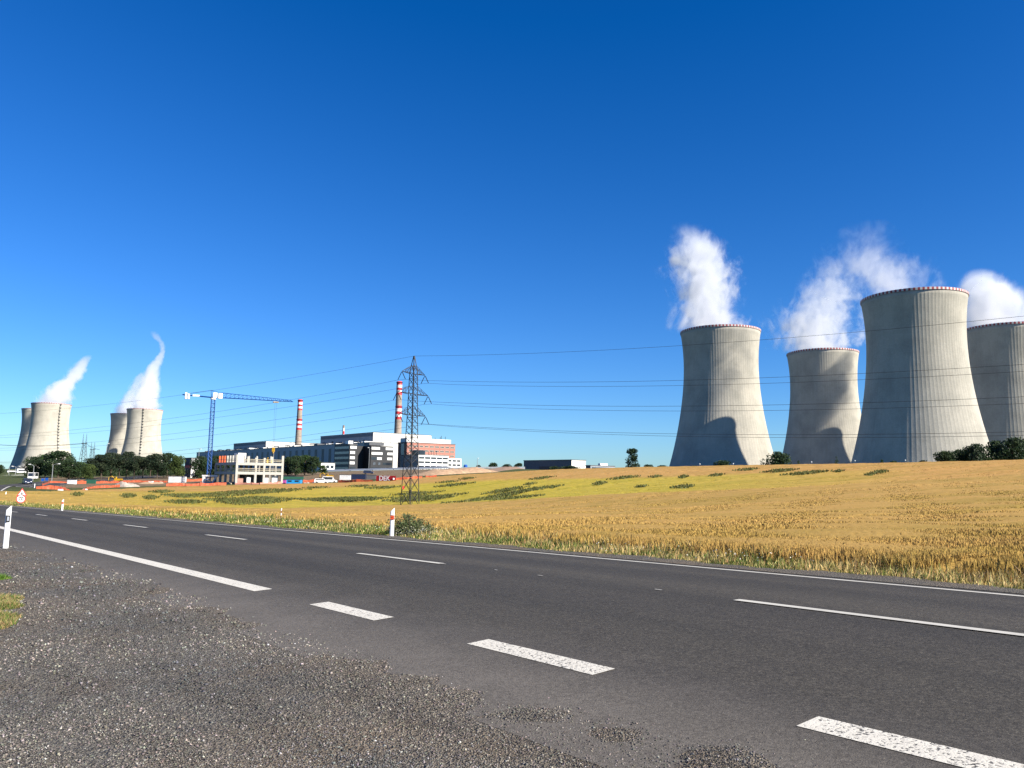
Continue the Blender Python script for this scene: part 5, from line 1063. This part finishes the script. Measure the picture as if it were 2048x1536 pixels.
def heap(px0, px1, py, hpx, depth, mat, label, cat, name, seed, n=40):
    a = ground_at(px0, py[0], 60, 600); b = ground_at(px1, py[1], 60, 600); d = Vector((b.x - a.x, b.y - a.y)); L = d.length; d.normalize(); s = Vector((-d.y, d.x)); r = np.random.default_rng(seed); nu, nv = n, 14; hh = hpx * a.y / 1576; V = []
    prof_ = np.convolve(r.uniform(.35, 1.15, nu), np.ones(3) / 3, 'same')
    for i in range(nu):
        for j in range(nv):
            u = i / (nu - 1); v = j / (nv - 1); q = Vector((a.x, a.y)) + d * (L * u) + s * (depth * v); e_ = math.sin(math.pi * v) ** .8 * min(1, 6 * u, 6 * (1 - u)); V.append((q.x, q.y, h1(q.x, q.y) - .15 + hh * e_ * prof_[i] + r.normal(0, .07 * hh) * e_))
    i = np.arange(nu * nv).reshape(nu, nv); V = np.array(V); c = Vector((V[:, 0].mean(), V[:, 1].mean(), V[:, 2].min()))
    o = np_mesh(name, V - np.array(c), np.stack([i[:-1, :-1], i[1:, :-1], i[1:, 1:], i[:-1, 1:]], -1).reshape(-1, 4), mat, None, False); o.location = c; prop(o, label, cat)
SAND = paint('sandy_soil', (.50, .33, .20), .95, .28, .6, bump=.8); RUB = paint('rubble', (.52, .44, .36), .95, .3, 1.5, bump=.8)
heap(866, 1010, (951, 943.5), 13, 14, SAND, 'long sandy brown soil heap right of the pylon', 'soil heap', 'soil_heap', 3, 60); heap(1000, 1100, (943, 939.5), 6.5, 12, paint('brown_soil', (.33, .22, .15), .95, .3, .6, bump=.8), 'lower darker soil heap before the dark warehouse', 'soil heap', 'soil_heap', 5, 40)
heap(252, 285, (974, 973), 12, 6, RUB, 'pale rubble heap with slabs behind the netting at left', 'rubble heap', 'rubble_heap', 8, 16); heap(296, 336, (968, 967), 4, 5, SAND, 'low sandy heap right of the pale rubble', 'soil heap', 'soil_heap', 9, 20)
def wagon(px, py, lpx, label, cat, name, body, hdg, dims, group=None, bus=False, dadd=0):
    P = ground_at(px, py, 40, 700); L, Wd, Hh = dims; t = thing(name, label, cat, P, group); X = Vector((math.cos(hdg), math.sin(hdg), 0)); Y = Vector((-X.y, X.x, 0)); z = P.z
    pr = [(-.5, .3), (.5, .3), (.5, .8), (.44, .95), (.33, 1.0), (.2, Hh), (-.44, Hh), (-.5, 1.0)] if not bus else [(-.5, .35), (.5, .35), (.5, 1.2), (.47, Hh - .1), (.44, Hh), (-.5, Hh)]
    p0 = [P + X * x * L - Y * Wd / 2 + Vector((0, 0, h_)) for x, h_ in pr]; p1 = [p + Y * Wd for p in p0]; m = MB(); m.poly(p0[::1]); m.poly(p1[::-1])
    for k in range(len(pr)): m.quad(p0[k], p1[k], p1[(k+1) % len(pr)], p0[(k+1) % len(pr)])
    m.build('body', body, t)
    for x in (-.32, .32):
        for sd in (-1, 1):
            m = MB(); c = P + X * x * L + Y * sd * (Wd / 2 - .1) + Vector((0, 0, .33)); m.bar(c - Y * .12, c + Y * .12, .34, n=14); wl = m.build('wheel', BLACK, t); m = MB(); m.bar(c + Y * sd * .125, c + Y * sd * .14, .19, n=10); m.build('rim', GALV, wl)
    z1 = Hh - .15; z0 = 1.05 if not bus else 1.3
    for sd in (-1, 1): m = MB(); q = P - X * .42 * L + Y * sd * (Wd / 2 + .012) - Y * .01; m.box((q.x, q.y), X, Y, L * (.62 if not bus else .86), .02, z + z0, z + z1); m.build('side_window', GLASS, t)
    xf = [(.335, 1.02), (.21, Hh - .06)] if not bus else [(.503, 1.25), (.476, Hh - .2)]
    a_, b_ = [P + X * (x * L + .02) + Vector((0, 0, h_)) for x, h_ in xf]; w_ = Y * (Wd / 2 - .12); m = MB(); m.hexa([a_ - w_ - X*.03, a_ - w_, a_ + w_, a_ + w_ - X*.03, b_ - w_ - X*.03, b_ - w_, b_ + w_, b_ + w_ - X*.03]); m.build('windscreen', GLASS, t)
    for sd in (-1, 1): m = MB(); q = P + X * (L * .5 - .0) + Y * (sd * (Wd / 2 - .3) - .15); m.box((q.x, q.y), X, Y, .03, .3, z + .62, z + .78); m.build('headlight', WHITE, t)
    m = MB(); q = P + X * L * .5 - Y * .25; m.box((q.x, q.y), X, Y, .025, .5, z + .42, z + .53); m.build('number_plate', WHITE, t)
hd = math.atan2(-160, 104) + .12
wagon(54, 968, 21, 'dark blue car with light front coming round the far left bend', 'car', 'parked_car' if False else 'car', paint('car_dark', (.02, .035, .09), .25, spec=.6), hd, (4.3, 1.9, 1.65)); wagon(65.5, 959, 18, 'white minibus following behind the dark car on the left road', 'minibus', 'minibus', WHITE, hd - .35, (6.2, 2.4, 2.7), None, True)
wagon(659, 966, 18, 'white van parked below the yellow excavator at centre', 'van', 'van', WHITE, .2, (4.6, 1.9, 2.0), 'vehicles on the building site'); wagon(642, 967, 14, 'white car parked left of the white van', 'car', 'car', WHITE, .3, (4.2, 1.8, 1.5), 'vehicles on the building site'); wagon(737, 948, 12, 'dark car parked under the canopy', 'car', 'car', TARBLUE, .1, (4.2, 1.8, 1.5), 'vehicles on the building site')
for k, (px, py, lab) in enumerate(((85, 967, 'left one of two blue signs by the inner kerb of the bend'), (93, 966, 'right one of two blue signs by the inner kerb of the bend'))):
    P = ground_at(px, py, 60, 500); s = P.y / 1576; t = thing('direction_sign', lab, 'road sign', P, 'blue signs by the bend'); m = MB(); m.bar(P, P + Vector((0, 0, 9 * s)), .05); m.build('pole', GALV, t); m = MB(); m.box((P.x - 3 * s, P.y - .1), (1, 0), (0, 1), 6 * s, .05, P.z + 4.5 * s, P.z + 10 * s); m.build('panel', SBLUE, t)
for k, (px, py, lab) in enumerate(((121, 981.5, 'red and white barrier block before the front netting'), (170, 981, 'white block before the front netting'))):
    P = ground_at(px, py, 60, 400); s = P.y / 1576; t = thing('barrier_block', lab, 'barrier block', P, 'barrier blocks before the netting'); m = MB(); m.hexa([(P.x - 4*s, P.y - .4, P.z), (P.x + 4*s, P.y - .4, P.z), (P.x + 4*s, P.y + .4, P.z), (P.x - 4*s, P.y + .4, P.z), (P.x - 3.4*s, P.y - .15, P.z + 3.4*s), (P.x + 3.4*s, P.y - .15, P.z + 3.4*s), (P.x + 3.4*s, P.y + .15, P.z + 3.4*s), (P.x - 3.4*s, P.y + .15, P.z + 3.4*s)]); m.build('body', WHITE, t)
    if k == 0: m = MB(); m.box((P.x - 2*s, P.y - .1), (1, 0), (0, 1), 4*s, .2, P.z + 3.45*s, P.z + 6*s); m.build('beacon_board', RED, t)
# gatehouse and barrier fence at far left
c = base_xy(33, 470); gh = bldg('gatehouse', 'white flat gatehouse at the foot of the leftmost towers', 'building', c, 4, 6, at(35, 937, 470).z, WHITE, WHITE); end_box(gh, 'window', c, .6, 5.2, at(35, 942, 470).z, at(35, 939.5, 470).z, GLASS)
c = base_xy(14, 480); gh = bldg('gatehouse_annex', 'second lower white building left of the gatehouse', 'building', c, 4, 5, at(14, 941, 480).z, WHITE, WHITE); end_box(gh, 'window', c, .6, 4.2, at(14, 945, 480).z, at(14, 943, 480).z, GLASS)
a, b = at(4, 955, 400), at(47, 954, 410); t = thing('railing', 'long pale railing across the far left junction', 'railing', a); d = b - a; zz = h1(a.x, a.y)
for zf in (0., .9): m = MB(); m.bar(a + Vector((0, 0, zf)), b + Vector((0, 0, zf)), .22); m.build('rail', WHITE, t)
for k in range(14): m = MB(); p = a + d * (k / 13); m.bar((p.x, p.y, h1(p.x, p.y)), p + Vector((0, 0, 1.1)), .12); m.build('post', WHITE, t)
for k in range(17):
    px = 150 + k * 17.5 + (k % 3) * 4; tree(px, 372 + 9 * (k % 3), 931 - (k % 4) * 2.2, 27, 'bush', 'undergrowth shrub in the dark belt below the pines', 'bush', 'undergrowth below the pines', variant=k % 3)
for k, (px, py, w_, h_, mat, lab) in enumerate(((457, 968.5, 9, 4, RUB, 'pale pallet stack left of the concrete shell'), (612, 968, 10, 3.5, CONC, 'grey pallet stack right of the blue cabin'), (628, 967.5, 7, 4.5, WHITE, 'white wrapped pallet stack left of the parked cars'), (690, 965.5, 8, 3, ORANGE, 'orange formwork stack before the white container'), (300, 966.5, 9, 4, WHITE, 'white wrapped pallet stack behind the low sandy heap'), (320, 967, 7, 3.5, RUB, 'pale pallet stack between sandy heap and white shed'))):
    P = ground_at(px, py, 60, 600); s_ = P.y / 1576; t = thing('pallet_stack', lab, 'pallet stack', P, 'pallet stacks on the site')
    m = MB(); m.box((P.x - w_ * s_ / 2, P.y), (1, 0), (0, 1), w_ * s_, 1.1, P.z, P.z + .14); m.build('pallet', paint('timber', (.56, .49, .34)), t)
    for q in range(3): m = MB(); m.box((P.x - w_ * s_ / 2 + w_ * s_ * q / 3 + .03, P.y + .05), (1, 0), (0, 1), w_ * s_ / 3 - .08, 1.0, P.z + .143, P.z + h_ * s_ * (1 - .18 * ((q + k) % 3))); m.build('load', mat, t)
